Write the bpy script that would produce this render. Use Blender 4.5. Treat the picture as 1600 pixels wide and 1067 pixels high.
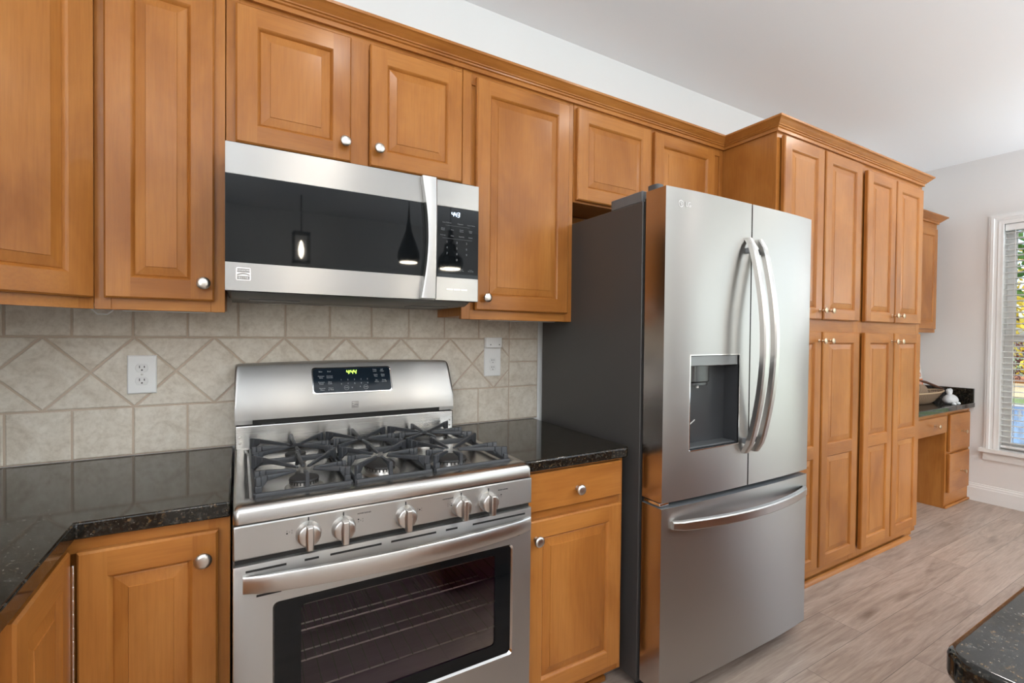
import bpy, bmesh, math, random
from mathutils import Vector, Matrix
random.seed(7)
for o in list(bpy.data.objects): bpy.data.objects.remove(o)
SC = bpy.context.scene; COL = SC.collection
PI = math.pi

# ---------------------------------------------------------------- camera
cd = bpy.data.cameras.new('camera'); cam = bpy.data.objects.new('camera', cd); COL.objects.link(cam)
SC.camera = cam
cd.sensor_width = 36; cd.sensor_fit = 'HORIZONTAL'; cd.lens = 737.79 / 1600 * 36; cd.clip_start = .02; cd.clip_end = 200
yaw, pit, rol = [math.radians(a) for a in (29.9964, .8314, .5838)]
F = Vector((math.sin(yaw)*math.cos(pit), math.cos(yaw)*math.cos(pit), -math.sin(pit)))
Rv = Vector((math.cos(yaw), -math.sin(yaw), 0)); Uv = Rv.cross(F)
R2 = Rv*math.cos(rol) + Uv*math.sin(rol); U2 = -Rv*math.sin(rol) + Uv*math.cos(rol)
M = Matrix((R2, U2, -F)).transposed().to_4x4(); M.translation = Vector((.0348, -1.9271, 1.3144))
cam.matrix_world = M

# ---------------------------------------------------------------- view, sky, lights
SC.view_settings.view_transform = 'Standard'; SC.view_settings.look = 'None'
SC.view_settings.gamma = 1; SC.view_settings.use_curve_mapping = False
SC.view_settings.exposure = 0.65
wd = bpy.data.worlds.new('sky'); SC.world = wd; wd.use_nodes = True
nt = wd.node_tree; bg = nt.nodes['Background']
sky = nt.nodes.new('ShaderNodeTexSky'); sky.sky_type = 'NISHITA'; sky.sun_disc = False
sky.sun_elevation = math.radians(42); sky.sun_rotation = math.radians(200); sky.dust_density = 2.5
nt.links.new(sky.outputs[0], bg.inputs[0]); bg.inputs[1].default_value = .30

def area(name, loc, rot, sx, sy, power, col=(1, 1, 1), spread=None):
    l = bpy.data.lights.new(name, 'AREA'); l.shape = 'RECTANGLE'; l.size = sx; l.size_y = sy
    l.energy = power; l.color = col
    if spread: l.spread = spread
    o = bpy.data.objects.new(name, l); COL.objects.link(o); o.location = loc; o.rotation_euler = rot
    return o
XW, XL, YB, ZC = 5.2474, -.91, -5.2, 2.7795           # right wall, left wall, wall behind the camera, ceiling
# area lights added as daylight at unseen windows and glass door, positions guessed
area('added_daylight_breakfast', (XW-.01, -3.3, 1.3), (0, PI/2, 0), 2.2, 2.5, 16, (.90, .95, 1))
area('added_daylight_patio', (3.5, YB+.01, 1.15), (PI/2, 0, 0), 2.2, 2.1, 9, (.90, .95, 1))
area('added_daylight_sink', (XL+.01, -2.6, 1.6), (0, -PI/2, 0), 1.0, 1.3, 6, (.90, .95, 1))
sn = bpy.data.lights.new('sun', 'SUN'); sn.energy = 1.9; sn.angle = .01; sn.color = (1, .95, .86)
so = bpy.data.objects.new('sun', sn); COL.objects.link(so); so.location = (0, 10, 10); so.rotation_euler = Vector((0, -.7, -.71)).to_track_quat('-Z', 'Y').to_euler()
ADDED_UPLIGHTS = [(-.55, -3.0), (2.55, -3.45), (4.95, -1.98)]     # added uplighter floor lamps, unseen behind the camera, to brighten the ceiling
for tx, ty in ADDED_UPLIGHTS:
    l = bpy.data.lights.new('added_uplight', 'AREA'); l.shape = 'DISK'; l.size = .30; l.energy = 16 if tx > 4 else 52; l.color = (.86, .94, 1)
    o = bpy.data.objects.new('added_uplight', l); COL.objects.link(o); o.location = (tx, ty, 1.45); o.rotation_euler = (PI, 0, 0)
ADDED_CANS = [(.45, -1.25), (1.95, -1.25), (3.5, -1.25), (.45, -3.3), (2.2, -3.6), (4.0, -3.3)]  # unseen ceiling lights added for even brightness, no fixtures built
for cx, cy in ADDED_CANS:
    l = bpy.data.lights.new('added_ceiling_light', 'AREA'); l.shape = 'DISK'; l.size = .13; l.energy = 3; l.color = (1, .93, .85)
    o = bpy.data.objects.new('added_ceiling_light', l); COL.objects.link(o); o.location = (cx, cy, ZC-.012)

# ---------------------------------------------------------------- materials
def mat(name, col=(.8, .8, .8), rough=.5, metal=0., **kw):
    m = bpy.data.materials.new(name); m.use_nodes = True
    p = m.node_tree.nodes['Principled BSDF']
    p.inputs['Base Color'].default_value = (*col, 1); p.inputs['Roughness'].default_value = rough
    p.inputs['Metallic'].default_value = metal
    for k, v in kw.items():
        p.inputs[k.replace('_', ' ')].default_value = v
    return m
def N(m, t, **kw):
    n = m.node_tree.nodes.new(t)
    for k, v in kw.items(): setattr(n, k, v)
    return n
def L(m, a, b): m.node_tree.links.new(a, b)
def P(m): return m.node_tree.nodes['Principled BSDF']
def ramp(m, fac, stops):
    r = N(m, 'ShaderNodeValToRGB'); e = r.color_ramp.elements
    while len(e) < len(stops): e.new(.5)
    for i, (p, c) in enumerate(stops): e[i].position = p; e[i].color = (*c, 1)
    L(m, fac, r.inputs[0]); return r
def coords(m, scale, rnd=True):
    tc = N(m, 'ShaderNodeTexCoord'); mp = N(m, 'ShaderNodeMapping'); mp.inputs['Scale'].default_value = scale
    L(m, tc.outputs['Object'], mp.inputs[0])
    if rnd:
        oi = N(m, 'ShaderNodeObjectInfo'); mu = N(m, 'ShaderNodeMath', operation='MULTIPLY'); mu.inputs[1].default_value = 37.
        L(m, oi.outputs['Random'], mu.inputs[0]); L(m, mu.outputs[0], mp.inputs['Location'])
    return mp.outputs[0]
def noise(m, vec, scale=1., detail=4., rough=.5, dist=0.):
    n = N(m, 'ShaderNodeTexNoise'); n.inputs['Scale'].default_value = scale; n.inputs['Detail'].default_value = detail
    n.inputs['Roughness'].default_value = rough; n.inputs['Distortion'].default_value = dist
    L(m, vec, n.inputs['Vector']); return n.outputs['Fac']
def mixc(m, fac, a, b, mode='MIX'):
    x = N(m, 'ShaderNodeMix', data_type='RGBA', blend_type=mode)
    if isinstance(fac, float): x.inputs[0].default_value = fac
    else: L(m, fac, x.inputs[0])
    for i, v in ((6, a), (7, b)):
        if isinstance(v, tuple): x.inputs[i].default_value = (*v, 1)
        else: L(m, v, x.inputs[i])
    return x.outputs[2]
def bump(m, h, strength=.1, dist=.002):
    b = N(m, 'ShaderNodeBump'); b.inputs['Strength'].default_value = strength; b.inputs['Distance'].default_value = dist
    L(m, h, b.inputs['Height']); L(m, b.outputs[0], P(m).inputs['Normal'])

def wood(name, sc, sc2, dark=(.300, .103, .019), mid=(.400, .151, .031), light=(.480, .200, .047), rough=.40):
    m = mat(name, rough=rough)
    g = noise(m, coords(m, sc), 1, 4, .6, .25)
    b = noise(m, coords(m, sc2), 1, 4, .55, .6)
    c1 = ramp(m, b, [(.28, dark), (.5, mid), (.74, light)])
    c2 = ramp(m, g, [(.30, (.86, .83, .80)), (.60, (1.03, 1.03, 1.03))])
    L(m, mixc(m, .7, c1.outputs[0], c2.outputs[0], 'MULTIPLY'), P(m).inputs['Base Color'])
    P(m).inputs['Coat Weight'].default_value = .32; P(m).inputs['Coat Roughness'].default_value = .22
    P(m).inputs['Specular IOR Level'].default_value = .18
    return m
WV = wood('maple_vertical_grain', (150, 150, 7), (4.5, 4.5, 2.0))
WH = wood('maple_horizontal_grain', (7, 150, 150), (2.0, 4.5, 4.5))
WY = wood('maple_depth_grain', (150, 7, 150), (4.5, 2.0, 4.5))
WIN = mat('cabinet_inside', (.16, .07, .025), .7)

def steel(name, tangent, col=(.43, .42, .405), rough=.32, aniso=.88, fine=(5, 5, 1600)):
    m = mat(name, col, rough, 1.0); p = P(m)
    p.inputs['Anisotropic'].default_value = aniso
    t = N(m, 'ShaderNodeCombineXYZ')
    for i in range(3): t.inputs[i].default_value = tangent[i]
    L(m, t.outputs[0], p.inputs['Tangent'])
    n = noise(m, coords(m, fine, False), 1, 2, .5)
    r = N(m, 'ShaderNodeMapRange'); r.inputs[3].default_value = rough-.02; r.inputs[4].default_value = rough+.03
    L(m, n, r.inputs[0]); L(m, r.outputs[0], p.inputs['Roughness'])
    return m
STEEL = steel('brushed_steel', (0, 0, 1))
STEELV = mat('satin_steel', (.58, .565, .545), .29, 1.0)
NICKEL = mat('satin_nickel', (.66, .63, .59), .28, 1.)
BRASS = mat('warm_nickel', (.62, .48, .34), .28, 1.)
CHROME = mat('bright_edge', (.85, .85, .85), .12, 1.)
FSIDE = mat('fridge_side_grey', (.060, .056, .054), .42)
n_ = noise(FSIDE, coords(FSIDE, (260, 260, 260), False), 1, 2); bump(FSIDE, n_, .12, .001)
DGREY = mat('dark_grey_plastic', (.075, .080, .085), .45)
MGREY = mat('mid_grey_plastic', (.17, .18, .19), .4)
BLACK = mat('black_enamel', (.006, .006, .007), .35)
GAPM = mat('dark_gap', (.010, .009, .008), .7)
BGLASS = mat('black_glass', (.005, .006, .007), .03, Specular_IOR_Level=.24)
IRON = mat('cast_iron', (.034, .037, .042), .40)
n_ = noise(IRON, coords(IRON, (420, 420, 420), False), 1, 2); bump(IRON, n_, .25, .0006)
CAPM = mat('burner_cap', (.022, .021, .021), .55)
ALU = mat('burner_aluminium', (.55, .53, .50), .38, 1.)
WHITE = mat('white_plastic', (.78, .78, .77), .32)
PAINTW = mat('white_trim_paint', (.80, .80, .79), .35)
INK = mat('dark_print', (.03, .03, .03), .6)
PALE = mat('pale_print', (.42, .45, .47), .6)
ETCH = mat('etched_steel', (.30, .29, .28), .5, .8)
def emis(name, col, s):
    m = mat(name, (0, 0, 0), .5); p = P(m); p.inputs['Emission Color'].default_value = (*col, 1); p.inputs['Emission Strength'].default_value = s
    return m
GREENLED = emis('green_clock_digits', (.45, 1, .10), 2.2)
BLUELED = emis('blue_clock_digits', (.62, .78, 1), 2.2)
BULB = emis('lamp_glow', (1, .88, .70), 90)

def glassy(name, tint, gloss=.06, rough=.02):
    m = mat(name); t = m.node_tree; t.nodes.remove(P(m)); out = t.nodes['Material Output']
    tr = N(m, 'ShaderNodeBsdfTransparent'); tr.inputs[0].default_value = (*tint, 1)
    gl = N(m, 'ShaderNodeBsdfGlossy'); gl.inputs['Roughness'].default_value = rough
    lw = N(m, 'ShaderNodeFresnel'); lw.inputs[0].default_value = 1.45
    mx = N(m, 'ShaderNodeMixShader'); L(m, lw.outputs[0], mx.inputs[0]); L(m, tr.outputs[0], mx.inputs[1]); L(m, gl.outputs[0], mx.inputs[2])
    L(m, mx.outputs[0], out.inputs[0]); return m
OVENGLASS = glassy('oven_window_glass', (.46, .40, .46))
PANE = glassy('window_pane', (.96, .98, .98))

GRAN = mat('dark_speckled_granite', rough=.07)
v = coords(GRAN, (1, 1, 1), False)
a_ = noise(GRAN, v, 120, 3, .6); b_ = noise(GRAN, v, 55, 4, .65); c_ = noise(GRAN, v, 260, 2, .5)
k1 = ramp(GRAN, a_, [(.45, (.008, .008, .007)), (.60, (.020, .017, .013)), (.72, (.11, .066, .026))])
k2 = ramp(GRAN, b_, [(.56, (0, 0, 0)), (.69, (.036, .036, .033))])
k3 = ramp(GRAN, c_, [(.68, (0, 0, 0)), (.77, (.20, .18, .155))])
L(GRAN, mixc(GRAN, 1., mixc(GRAN, 1., k1.outputs[0], k2.outputs[0], 'ADD'), k3.outputs[0], 'ADD'), P(GRAN).inputs['Base Color'])

TILE = mat('tumbled_stone_tile', rough=.45)
v = coords(TILE, (1, 1, 1), False)
b_ = noise(TILE, v, 14, 7, .68, .8); a_ = noise(TILE, v, 75, 5, .65)
c1 = ramp(TILE, b_, [(.30, (.51, .445, .36)), (.5, (.625, .57, .485)), (.72, (.70, .655, .575))])
c2 = ramp(TILE, a_, [(.28, (.80, .77, .74)), (.55, (1.03, 1.03, 1.03))])
L(TILE, mixc(TILE, .7, c1.outputs[0], c2.outputs[0], 'MULTIPLY'), P(TILE).inputs['Base Color']); bump(TILE, a_, .15, .002)
GROUT = mat('tan_grout', (.50, .405, .32), .85)

def paint(name, col):
    m = mat(name, col, .6); n = noise(m, coords(m, (1, 1, 1), False), 180, 3); bump(m, n, .06, .001); return m
WALLP = paint('wall_paint', (.77, .755, .74)); WALLW = paint('wall_paint_white', (.82, .825, .82)); CEILP = paint('ceiling_paint', (.87, .885, .90))

FLOORM = mat('vinyl_plank', rough=.38)
v = coords(FLOORM, (1, 1, 1), False)
br = N(FLOORM, 'ShaderNodeTexBrick'); br.offset = .37; br.inputs['Scale'].default_value = 1
br.inputs['Brick Width'].default_value = 1.22; br.inputs['Row Height'].default_value = .182; br.inputs['Mortar Size'].default_value = .0009
br.inputs['Color1'].default_value = (0, 0, 0, 1); br.inputs['Color2'].default_value = (1, 1, 1, 1); br.inputs['Mortar'].default_value = (.5, .5, .5, 1)
L(FLOORM, v, br.inputs[0])
mp = N(FLOORM, 'ShaderNodeMapping'); mp.inputs['Scale'].default_value = (1.6, 17, 1); L(FLOORM, v, mp.inputs[0])
ad = N(FLOORM, 'ShaderNodeVectorMath', operation='MULTIPLY_ADD'); ad.inputs[1].default_value = (9, 23, 5)
L(FLOORM, br.outputs[0], ad.inputs[0]); L(FLOORM, mp.outputs[0], ad.inputs[2])
g1 = noise(FLOORM, ad.outputs[0], 1.3, 7, .62, 1.4)
mp2 = N(FLOORM, 'ShaderNodeMapping'); mp2.inputs['Scale'].default_value = (9, 190, 1); L(FLOORM, v, mp2.inputs[0])
g2 = noise(FLOORM, mp2.outputs[0], 1, 4, .6, .3)
c1 = ramp(FLOORM, g1, [(.28, (.285, .218, .174)), (.47, (.415, .330, .272)), (.70, (.53, .44, .372))])
c2 = ramp(FLOORM, g2, [(.30, (.80, .79, .78)), (.62, (1.05, 1.05, 1.05))])
c3 = mixc(FLOORM, .8, c1.outputs[0], c2.outputs[0], 'MULTIPLY')
mp3 = N(FLOORM, 'ShaderNodeMapping'); mp3.inputs['Scale'].default_value = (1.1, 5.5, 1); L(FLOORM, v, mp3.inputs[0])
vo = N(FLOORM, 'ShaderNodeTexVoronoi'); vo.inputs['Scale'].default_value = 1.; L(FLOORM, mp3.outputs[0], vo.inputs['Vector'])
kn = ramp(FLOORM, vo.outputs['Distance'], [(0., (.45, .42, .40)), (.035, (.62, .59, .57)), (.13, (1, 1, 1))])
c3 = mixc(FLOORM, 1., c3, kn.outputs[0], 'MULTIPLY')
c4 = ramp(FLOORM, br.outputs[0], [(0., (.86, .85, .85)), (1., (1.08, 1.06, 1.04))])
c5 = mixc(FLOORM, .8, c3, c4.outputs[0], 'MULTIPLY')
L(FLOORM, mixc(FLOORM, br.outputs['Fac'], c5, (.10, .08, .07)), P(FLOORM).inputs['Base Color']); bump(FLOORM, g2, .08, .001)

# ---------------------------------------------------------------- mesh builder
class MB:
    def __init__(s): s.v = []; s.f = []; s.m = []; s.T = None
    def pt(s, p):
        p = Vector(p)
        if s.T is not None: p = s.T @ p
        s.v.append(p); return len(s.v)-1
    def face(s, pts, m=0):
        s.f.append([s.pt(p) for p in pts]); s.m.append(m); return s
    def box(s, x0, x1, y0, y1, z0, z1, m=0):
        i = [s.pt((x, y, z)) for z in (z0, z1) for y in (y0, y1) for x in (x0, x1)]
        for q in ((0, 2, 3, 1), (4, 5, 7, 6), (0, 1, 5, 4), (2, 6, 7, 3), (0, 4, 6, 2), (1, 3, 7, 5)):
            s.f.append([i[k] for k in q]); s.m.append(m)
        return s
    def loft(s, rings, m=0, cap=True, closed=True):
        idx = [[s.pt(p) for p in r] for r in rings]; n = len(rings[0])
        for a, b in zip(idx, idx[1:]):
            for k in range(n if closed else n-1):
                s.f.append([a[k], a[(k+1) % n], b[(k+1) % n], b[k]]); s.m.append(m)
        if cap: s.f.append(idx[0][::-1]); s.m.append(m); s.f.append(idx[-1]); s.m.append(m)
        return s
    def prism(s, poly, ax, a, b, m=0):
        def q(p, t): return {'x': (t, p[0], p[1]), 'y': (p[0], t, p[1]), 'z': (p[0], p[1], t)}[ax]
        return s.loft([[q(p, a) for p in poly], [q(p, b) for p in poly]], m)
    def lathe(s, prof, c=(0, 0, 0), axis='z', n=24, m=0, sx=1., sy=1.):
        rings = []
        for r, h in prof:
            ring = []
            for k in range(n):
                t = 2*PI*k/n; a, b = r*math.cos(t)*sx, r*math.sin(t)*sy
                ring.append({'z': (c[0]+a, c[1]+b, c[2]+h), 'y': (c[0]+a, c[1]-h, c[2]+b), 'x': (c[0]+h, c[1]+a, c[2]+b)}[axis])
            rings.append(ring)
        return s.loft(rings, m)
    def tube(s, path, r, n=8, m=0):
        path = [Vector(p) for p in path]; rings = []
        for i, p in enumerate(path):
            d = (path[min(i+1, len(path)-1)]-path[max(i-1, 0)]).normalized()
            u = d.cross(Vector((0, 0, 1)))
            if u.length < .1: u = d.cross(Vector((0, 1, 0)))
            u.normalize(); w = u.cross(d)
            rr = r[i] if isinstance(r, (list, tuple)) else r
            rings.append([p+u*rr*math.cos(2*PI*k/n)+w*rr*math.sin(2*PI*k/n) for k in range(n)])
        return s.loft(rings, m)
    def build(s, name, mats, parent=None, bevel=0., smooth=None, seg=2, mirrorfix=True):
        if not isinstance(mats, (list, tuple)): mats = [mats]
        org = parent['_w'] if parent is not None and '_w' in parent else (0, 0, 0)
        org = Vector(org)
        me = bpy.data.meshes.new(name); me.from_pydata([p-org for p in s.v], [], s.f); me.update()
        for m in mats: me.materials.append(m)
        for p, k in zip(me.polygons, s.m): p.material_index = k
        bm = bmesh.new(); bm.from_mesh(me); bmesh.ops.remove_doubles(bm, verts=bm.verts, dist=1e-6)
        bmesh.ops.recalc_face_normals(bm, faces=bm.faces); bm.to_mesh(me); bm.free()
        if smooth:
            for p in me.polygons: p.use_smooth = True
            me.set_sharp_from_angle(angle=math.radians(smooth))
        o = bpy.data.objects.new(name, me); COL.objects.link(o)
        if parent is not None:
            o.parent = parent
            o['_w'] = tuple(org)
        if bevel:
            b = o.modifiers.new('bevel', 'BEVEL'); b.width = bevel; b.segments = seg; b.limit_method = 'ANGLE'; b.angle_limit = math.radians(35)
            b.harden_normals = False
            if not smooth:
                for p in me.polygons: p.use_smooth = True
                me.set_sharp_from_angle(angle=math.radians(35))
        return o
def tag(o, label=None, cat=None, group=None, kind=None):
    if label: o['label'] = label
    if cat: o['category'] = cat
    if group: o['group'] = group
    if kind: o['kind'] = kind
    return o
def thing(name, label, cat, loc, group=None):
    o = bpy.data.objects.new(name, None); COL.objects.link(o); o.location = loc; o['_w'] = tuple(loc); o.empty_display_size = .05
    return tag(o, label, cat, group)
def struct(mb, name, mats, label=None, **kw):
    o = mb.build(name, mats, **kw); o['kind'] = 'structure'
    if label: o['label'] = label; o['category'] = 'room'
    return o
def text(name, s, loc, size, m, parent, rot=(PI/2, 0, 0), align='CENTER', extr=.0003):
    c = bpy.data.curves.new(name, 'FONT'); c.body = s; c.size = size; c.align_x = align; c.align_y = 'CENTER'; c.extrude = extr
    c.materials.append(m); c.resolution_u = 3; o = bpy.data.objects.new(name, c); COL.objects.link(o)
    me = bpy.data.meshes.new_from_object(o); bpy.data.objects.remove(o); o = bpy.data.objects.new(name, me); COL.objects.link(o)
    o.parent = parent; o.location = Vector(loc)-Vector(parent['_w'] if '_w' in parent else (0, 0, 0)); o.rotation_euler = rot
    return o
SEG = {'4': 'bcfg', '3': 'abcdg'}
def digits(mb, s, x, z, h, y, gap=1.35, slant=.12, t=.13, dy=.0008, m=0):
    w = h*.5
    def bar(x0, z0, x1, z1):
        d = h*t/2
        if abs(x1-x0) > abs(z1-z0): q = [(x0, z0-d), (x1, z0-d), (x1, z0+d), (x0, z0+d)]
        else: q = [(x0-d, z0), (x0+d, z0), (x0+d, z1), (x0-d, z1)]
        mb.prism([(a+(b-z)*slant, b) for a, b in q], 'y', y, y-dy, m)
    for ch in s:
        if ch == ':':
            for zz in (.3, .68): bar(x-w*.02, z+h*zz-h*.06, x-w*.02+1e-6, z+h*zz+h*.06)
            x += w*.42; continue
        g = h*.04
        for k in SEG[ch]:
            {'a': lambda: bar(x+g, z+h, x+w-g, z+h), 'g': lambda: bar(x+g, z+h/2, x+w-g, z+h/2), 'd': lambda: bar(x+g, z, x+w-g, z),
             'b': lambda: bar(x+w, z+h/2+g, x+w, z+h-g), 'c': lambda: bar(x+w, z+g, x+w, z+h/2-g),
             'f': lambda: bar(x, z+h/2+g, x, z+h-g), 'e': lambda: bar(x, z+g, x, z+h/2-g)}[k]()
        x += w*gap+h*.06
    return x

# ---------------------------------------------------------------- the room
struct(MB().box(XL-.1, XW+.1, YB-.1, .1, -.1, 0), 'floor', FLOORM, 'grey-brown wood-look plank floor')
struct(MB().box(XL-.1, XW+.1, YB-.1, .1, ZC, ZC+.1), 'ceiling', CEILP, 'plain white ceiling')
struct(MB().box(XL-.1, XW+.1, 0, .12, 0, ZC), 'wall_back', WALLW, 'white wall behind the cabinets')
struct(MB().box(XL-.12, XL, YB, 0, 0, 1.0).box(XL-.12, XL, YB, 0, 2.25, ZC).box(XL-.12, XL, -1.95, 0, 1.0, 2.25).box(XL-.12, XL, YB, -3.25, 1.0, 2.25),
       'wall_left', WALLP, 'painted wall left of the camera')
WY0, WY1, WZ0, WZ1 = -.618, -1.75, .44, 2.235
wr = MB()
for y0, y1, z0, z1 in ((WY0, 0, 0, ZC), (WY1, WY0, 0, WZ0), (WY1, WY0, WZ1, ZC), (-2.05, WY1, 0, ZC), (-4.55, -2.05, 0, .2), (-4.55, -2.05, 2.4, ZC), (YB, -4.55, 0, ZC)):
    wr.box(XW, XW+.14, y0, y1, z0, z1)
struct(wr, 'wall_right', WALLP, 'light greige wall with the blinds window')
wb = MB()
for x0, x1, z0, z1 in ((XL, 2.4, 0, ZC), (2.4, 4.6, 2.2, ZC), (4.6, XW, 0, ZC)):
    wb.box(x0, x1, YB-.12, YB, z0, z1)
struct(wb, 'wall_front', WALLP, 'wall behind the camera')
bbm = MB()
prof = [(0, 0), (.016, 0), (.016, .105), (.012, .112), (.012, .122), (.006, .130), (.006, .138), (0, .142)]
bbm.prism([(XW-a, b) for a, b in prof], 'y', -5.19, -.447) if False else bbm.loft([[(XW-a, yy, b) for a, b in prof] for yy in (-5.19, -.447)])
struct(bbm, 'baseboard_right', PAINTW, 'white baseboard along the right wall')
# back wall tiles --------------------------------------------------
TX = [-.909, -.713, -.557, -.409, -.261, -.1165, .031, .181, .335, .493, .646, .8045, .969, 1.128, 1.287]
tl = MB(); G = .003
def tile(poly, y0=-.0005, y1=-.009, e=.0022):
    cx = sum(p[0] for p in poly)/len(poly); cz = sum(p[1] for p in poly)/len(poly)
    def ins(d):
        n = len(poly); out = []
        for i in range(n):
            a, b, c = Vector(poly[i-1]), Vector(poly[i]), Vector(poly[(i+1) % n])
            d1 = (b-a).normalized(); d2 = (c-b).normalized(); n1 = Vector((-d1.y, d1.x)); n2 = Vector((-d2.y, d2.x))
            bis = (n1+n2).normalized(); out.append(b+bis*d/max(.2, bis.dot(n1)))
        return out
    A = ins(G); B = ins(G+e)
    tl.loft([[(p.x, y0, p.y) for p in A], [(p.x, y1+e*.8, p.y) for p in A], [(p.x, y1, p.y) for p in B]], 0)
ZT0, ZT1 = 1.070, 1.2945
for i in range(len(TX)-1):
    tile([(TX[i], .915), (TX[i+1], .915), (TX[i+1], ZT1-.2245), (TX[i], ZT1-.2245)])
    tile([(TX[i], ZT1), (TX[i+1], ZT1), (TX[i+1], 1.45), (TX[i], 1.45)])
xr = TX[-2]; zm = (ZT0+ZT1)/2
tile([(xr, ZT0), (TX[-1], ZT0), (TX[-1], 1.187), (xr, 1.187)]); tile([(xr, 1.187), (TX[-1], 1.187), (TX[-1], ZT1), (xr, ZT1)])
def clip(poly, xmax, xmin):
    for sgn, lim in ((1, xmax), (-1, -xmin)):
        out = []
        for i in range(len(poly)):
            a, b = poly[i-1], poly[i]; ia, ib = sgn*a[0] <= lim+1e-9, sgn*b[0] <= lim+1e-9
            if ia != ib:
                t = (sgn*lim-a[0])/(b[0]-a[0]); out.append((sgn*lim, a[1]+t*(b[1]-a[1])))
            if ib: out.append(b)
        poly = out
        if len(poly) < 3: return None
    return poly
PX, V0 = .2175, -.2575
for k in range(-4, 8):
    xv = V0+PX*k
    for poly in ([(xv, ZT0), (xv+PX/2, zm), (xv, ZT1), (xv-PX/2, zm)],
                 [(xv, ZT0), (xv+PX, ZT0), (xv+PX/2, zm)], [(xv, ZT1), (xv+PX/2, zm), (xv+PX, ZT1)]):
        q = clip(poly, xr, XL+.001)
        if q and abs(sum(q[i-1][0]*q[i][1]-q[i][0]*q[i-1][1] for i in range(len(q))))/2 > 2e-4: tile(q)
tl.box(XL, 1.287, -.0062, -.0004, .9145, 1.45, 1)
struct(tl, 'trim_1', [TILE, GROUT], 'beige stone backsplash tiles with a band of diamonds', smooth=30)
# side run of tiles on the left wall is out of frame

# ---------------------------------------------------------------- cabinet parts
KNOBS = {}
def knob_mesh(which):
    if which not in KNOBS:
        mb = MB()
        if which == 'nickel': pr = [(.009, 0), (.009, .002), (.0055, .006), (.005, .013), (.008, .017), (.0172, .020), (.0182, .0235), (.0160, .0275), (.010, .0295), (.001, .030)]
        else: pr = [(.009, 0), (.009, .002), (.004, .005), (.0035, .016), (.006, .019), (.0035, .022), (.005, .026), (.0145, .031), (.0155, .0345), (.012, .0375), (.001, .0385)]
        mb.lathe(pr, axis='y', n=20); o = mb.build('knob', NICKEL if which == 'nickel' else BRASS, smooth=50)
        KNOBS[which] = o.data; bpy.data.objects.remove(o)
    return KNOBS[which]
def knob(parent, loc, which='nickel', rotz=0.):
    o = bpy.data.objects.new('knob', knob_mesh(which)); COL.objects.link(o); o.parent = parent
    o.location = Vector(loc)-Vector(parent['_w']); o.rotation_euler = (0, 0, rotz); return o
def frameT(o, u):
    """local x -> u (along the face), local y -> into the cabinet, z up"""
    u = Vector(u).normalized(); inn = Vector((-u.y, u.x, 0))
    m = Matrix((u, inn, Vector((0, 0, 1)))).transposed().to_4x4(); m.translation = Vector(o); return m
def door(parent, x0, x1, z0, z1, yf, T=None, st=.057, rl=.057, th=.02, mid=None, kn=None, which='nickel', name='door', kind='raised', rotz=0., mats=None):
    """panel door lying in the local plane y=yf (front), facing -y"""
    mb = MB(); mb.T = T; e = .0045
    WM = mats or [WV, WH]
    o = [(x0, z0), (x1, z0), (x1, z1), (x0, z1)]
    def ring(ins, d, zz=None):
        a, b = (zz or (z0, z1)); return [(x0+ins, yf+d, a+ins), (x1-ins, yf+d, a+ins), (x1-ins, yf+d, b-ins), (x0+ins, yf+d, b-ins)]
    mb.loft([ring(0, th), ring(0, e), ring(e, 0)], 0, cap=False); mb.face(ring(0, th)[::-1], 0)
    if kind == 'slab':
        mb.face(ring(e, 0), 1); d = mb.build(name, WM, parent, smooth=30)
    else:
        ops = [(z0+rl, z1-rl)] if mid is None else [(z0+rl, mid-rl*.55), (mid+rl*.55, z1-rl)]
        X0, X1 = x0+st, x1-st
        def q(a, b, c, d_, m): mb.face([(a, yf, c), (b, yf, c), (b, yf, d_), (a, yf, d_)], m)
        q(x0+e, X0, z0+e, z1-e, 0); q(X1, x1-e, z0+e, z1-e, 0)
        zs = [z0+e]+[z for p_ in ops for z in p_]+[z1-e]
        for a, b in zip(zs[::2], zs[1::2]): q(X0, X1, a, b, 1)
        for a, b in ops:
            def r(i, d): return [(X0+i, yf+d, a+i), (X1-i, yf+d, a+i), (X1-i, yf+d, b-i), (X0+i, yf+d, b-i)]
            mb.loft([r(0, 0), r(.0025, .0015), r(.006, .0065), r(.0085, .0105)], 0, cap=False)
        d = mb.build(name, WM, parent, smooth=25)
        for a, b in ops:
            pm = MB(); pm.T = T
            def r(i, d_): return [(X0+i, yf+d_, a+i), (X1-i, yf+d_, a+i), (X1-i, yf+d_, b-i), (X0+i, yf+d_, b-i)]
            w = min(.025, (X1-X0)*.16)
            pm.loft([r(.0075, .014), r(.0075, .0105), r(.0105, .0085), r(.0105+w, .0040), r(.0115+w, .0022)], 0, cap=False)
            pm.face(r(.0115+w, .0022), 0)
            pm.build('raised_panel', [WV], d, smooth=12)
    if kn:
        p = Vector((kn[0], yf, kn[1])); p = T @ p if T is not None else p
        knob(d, p, which, rotz)
    return d

# ---- wall cabinets -----------------------------------------------
YU = -.26; YD = -.28; ZUB, ZUT = 1.3725, 2.3355
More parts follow.
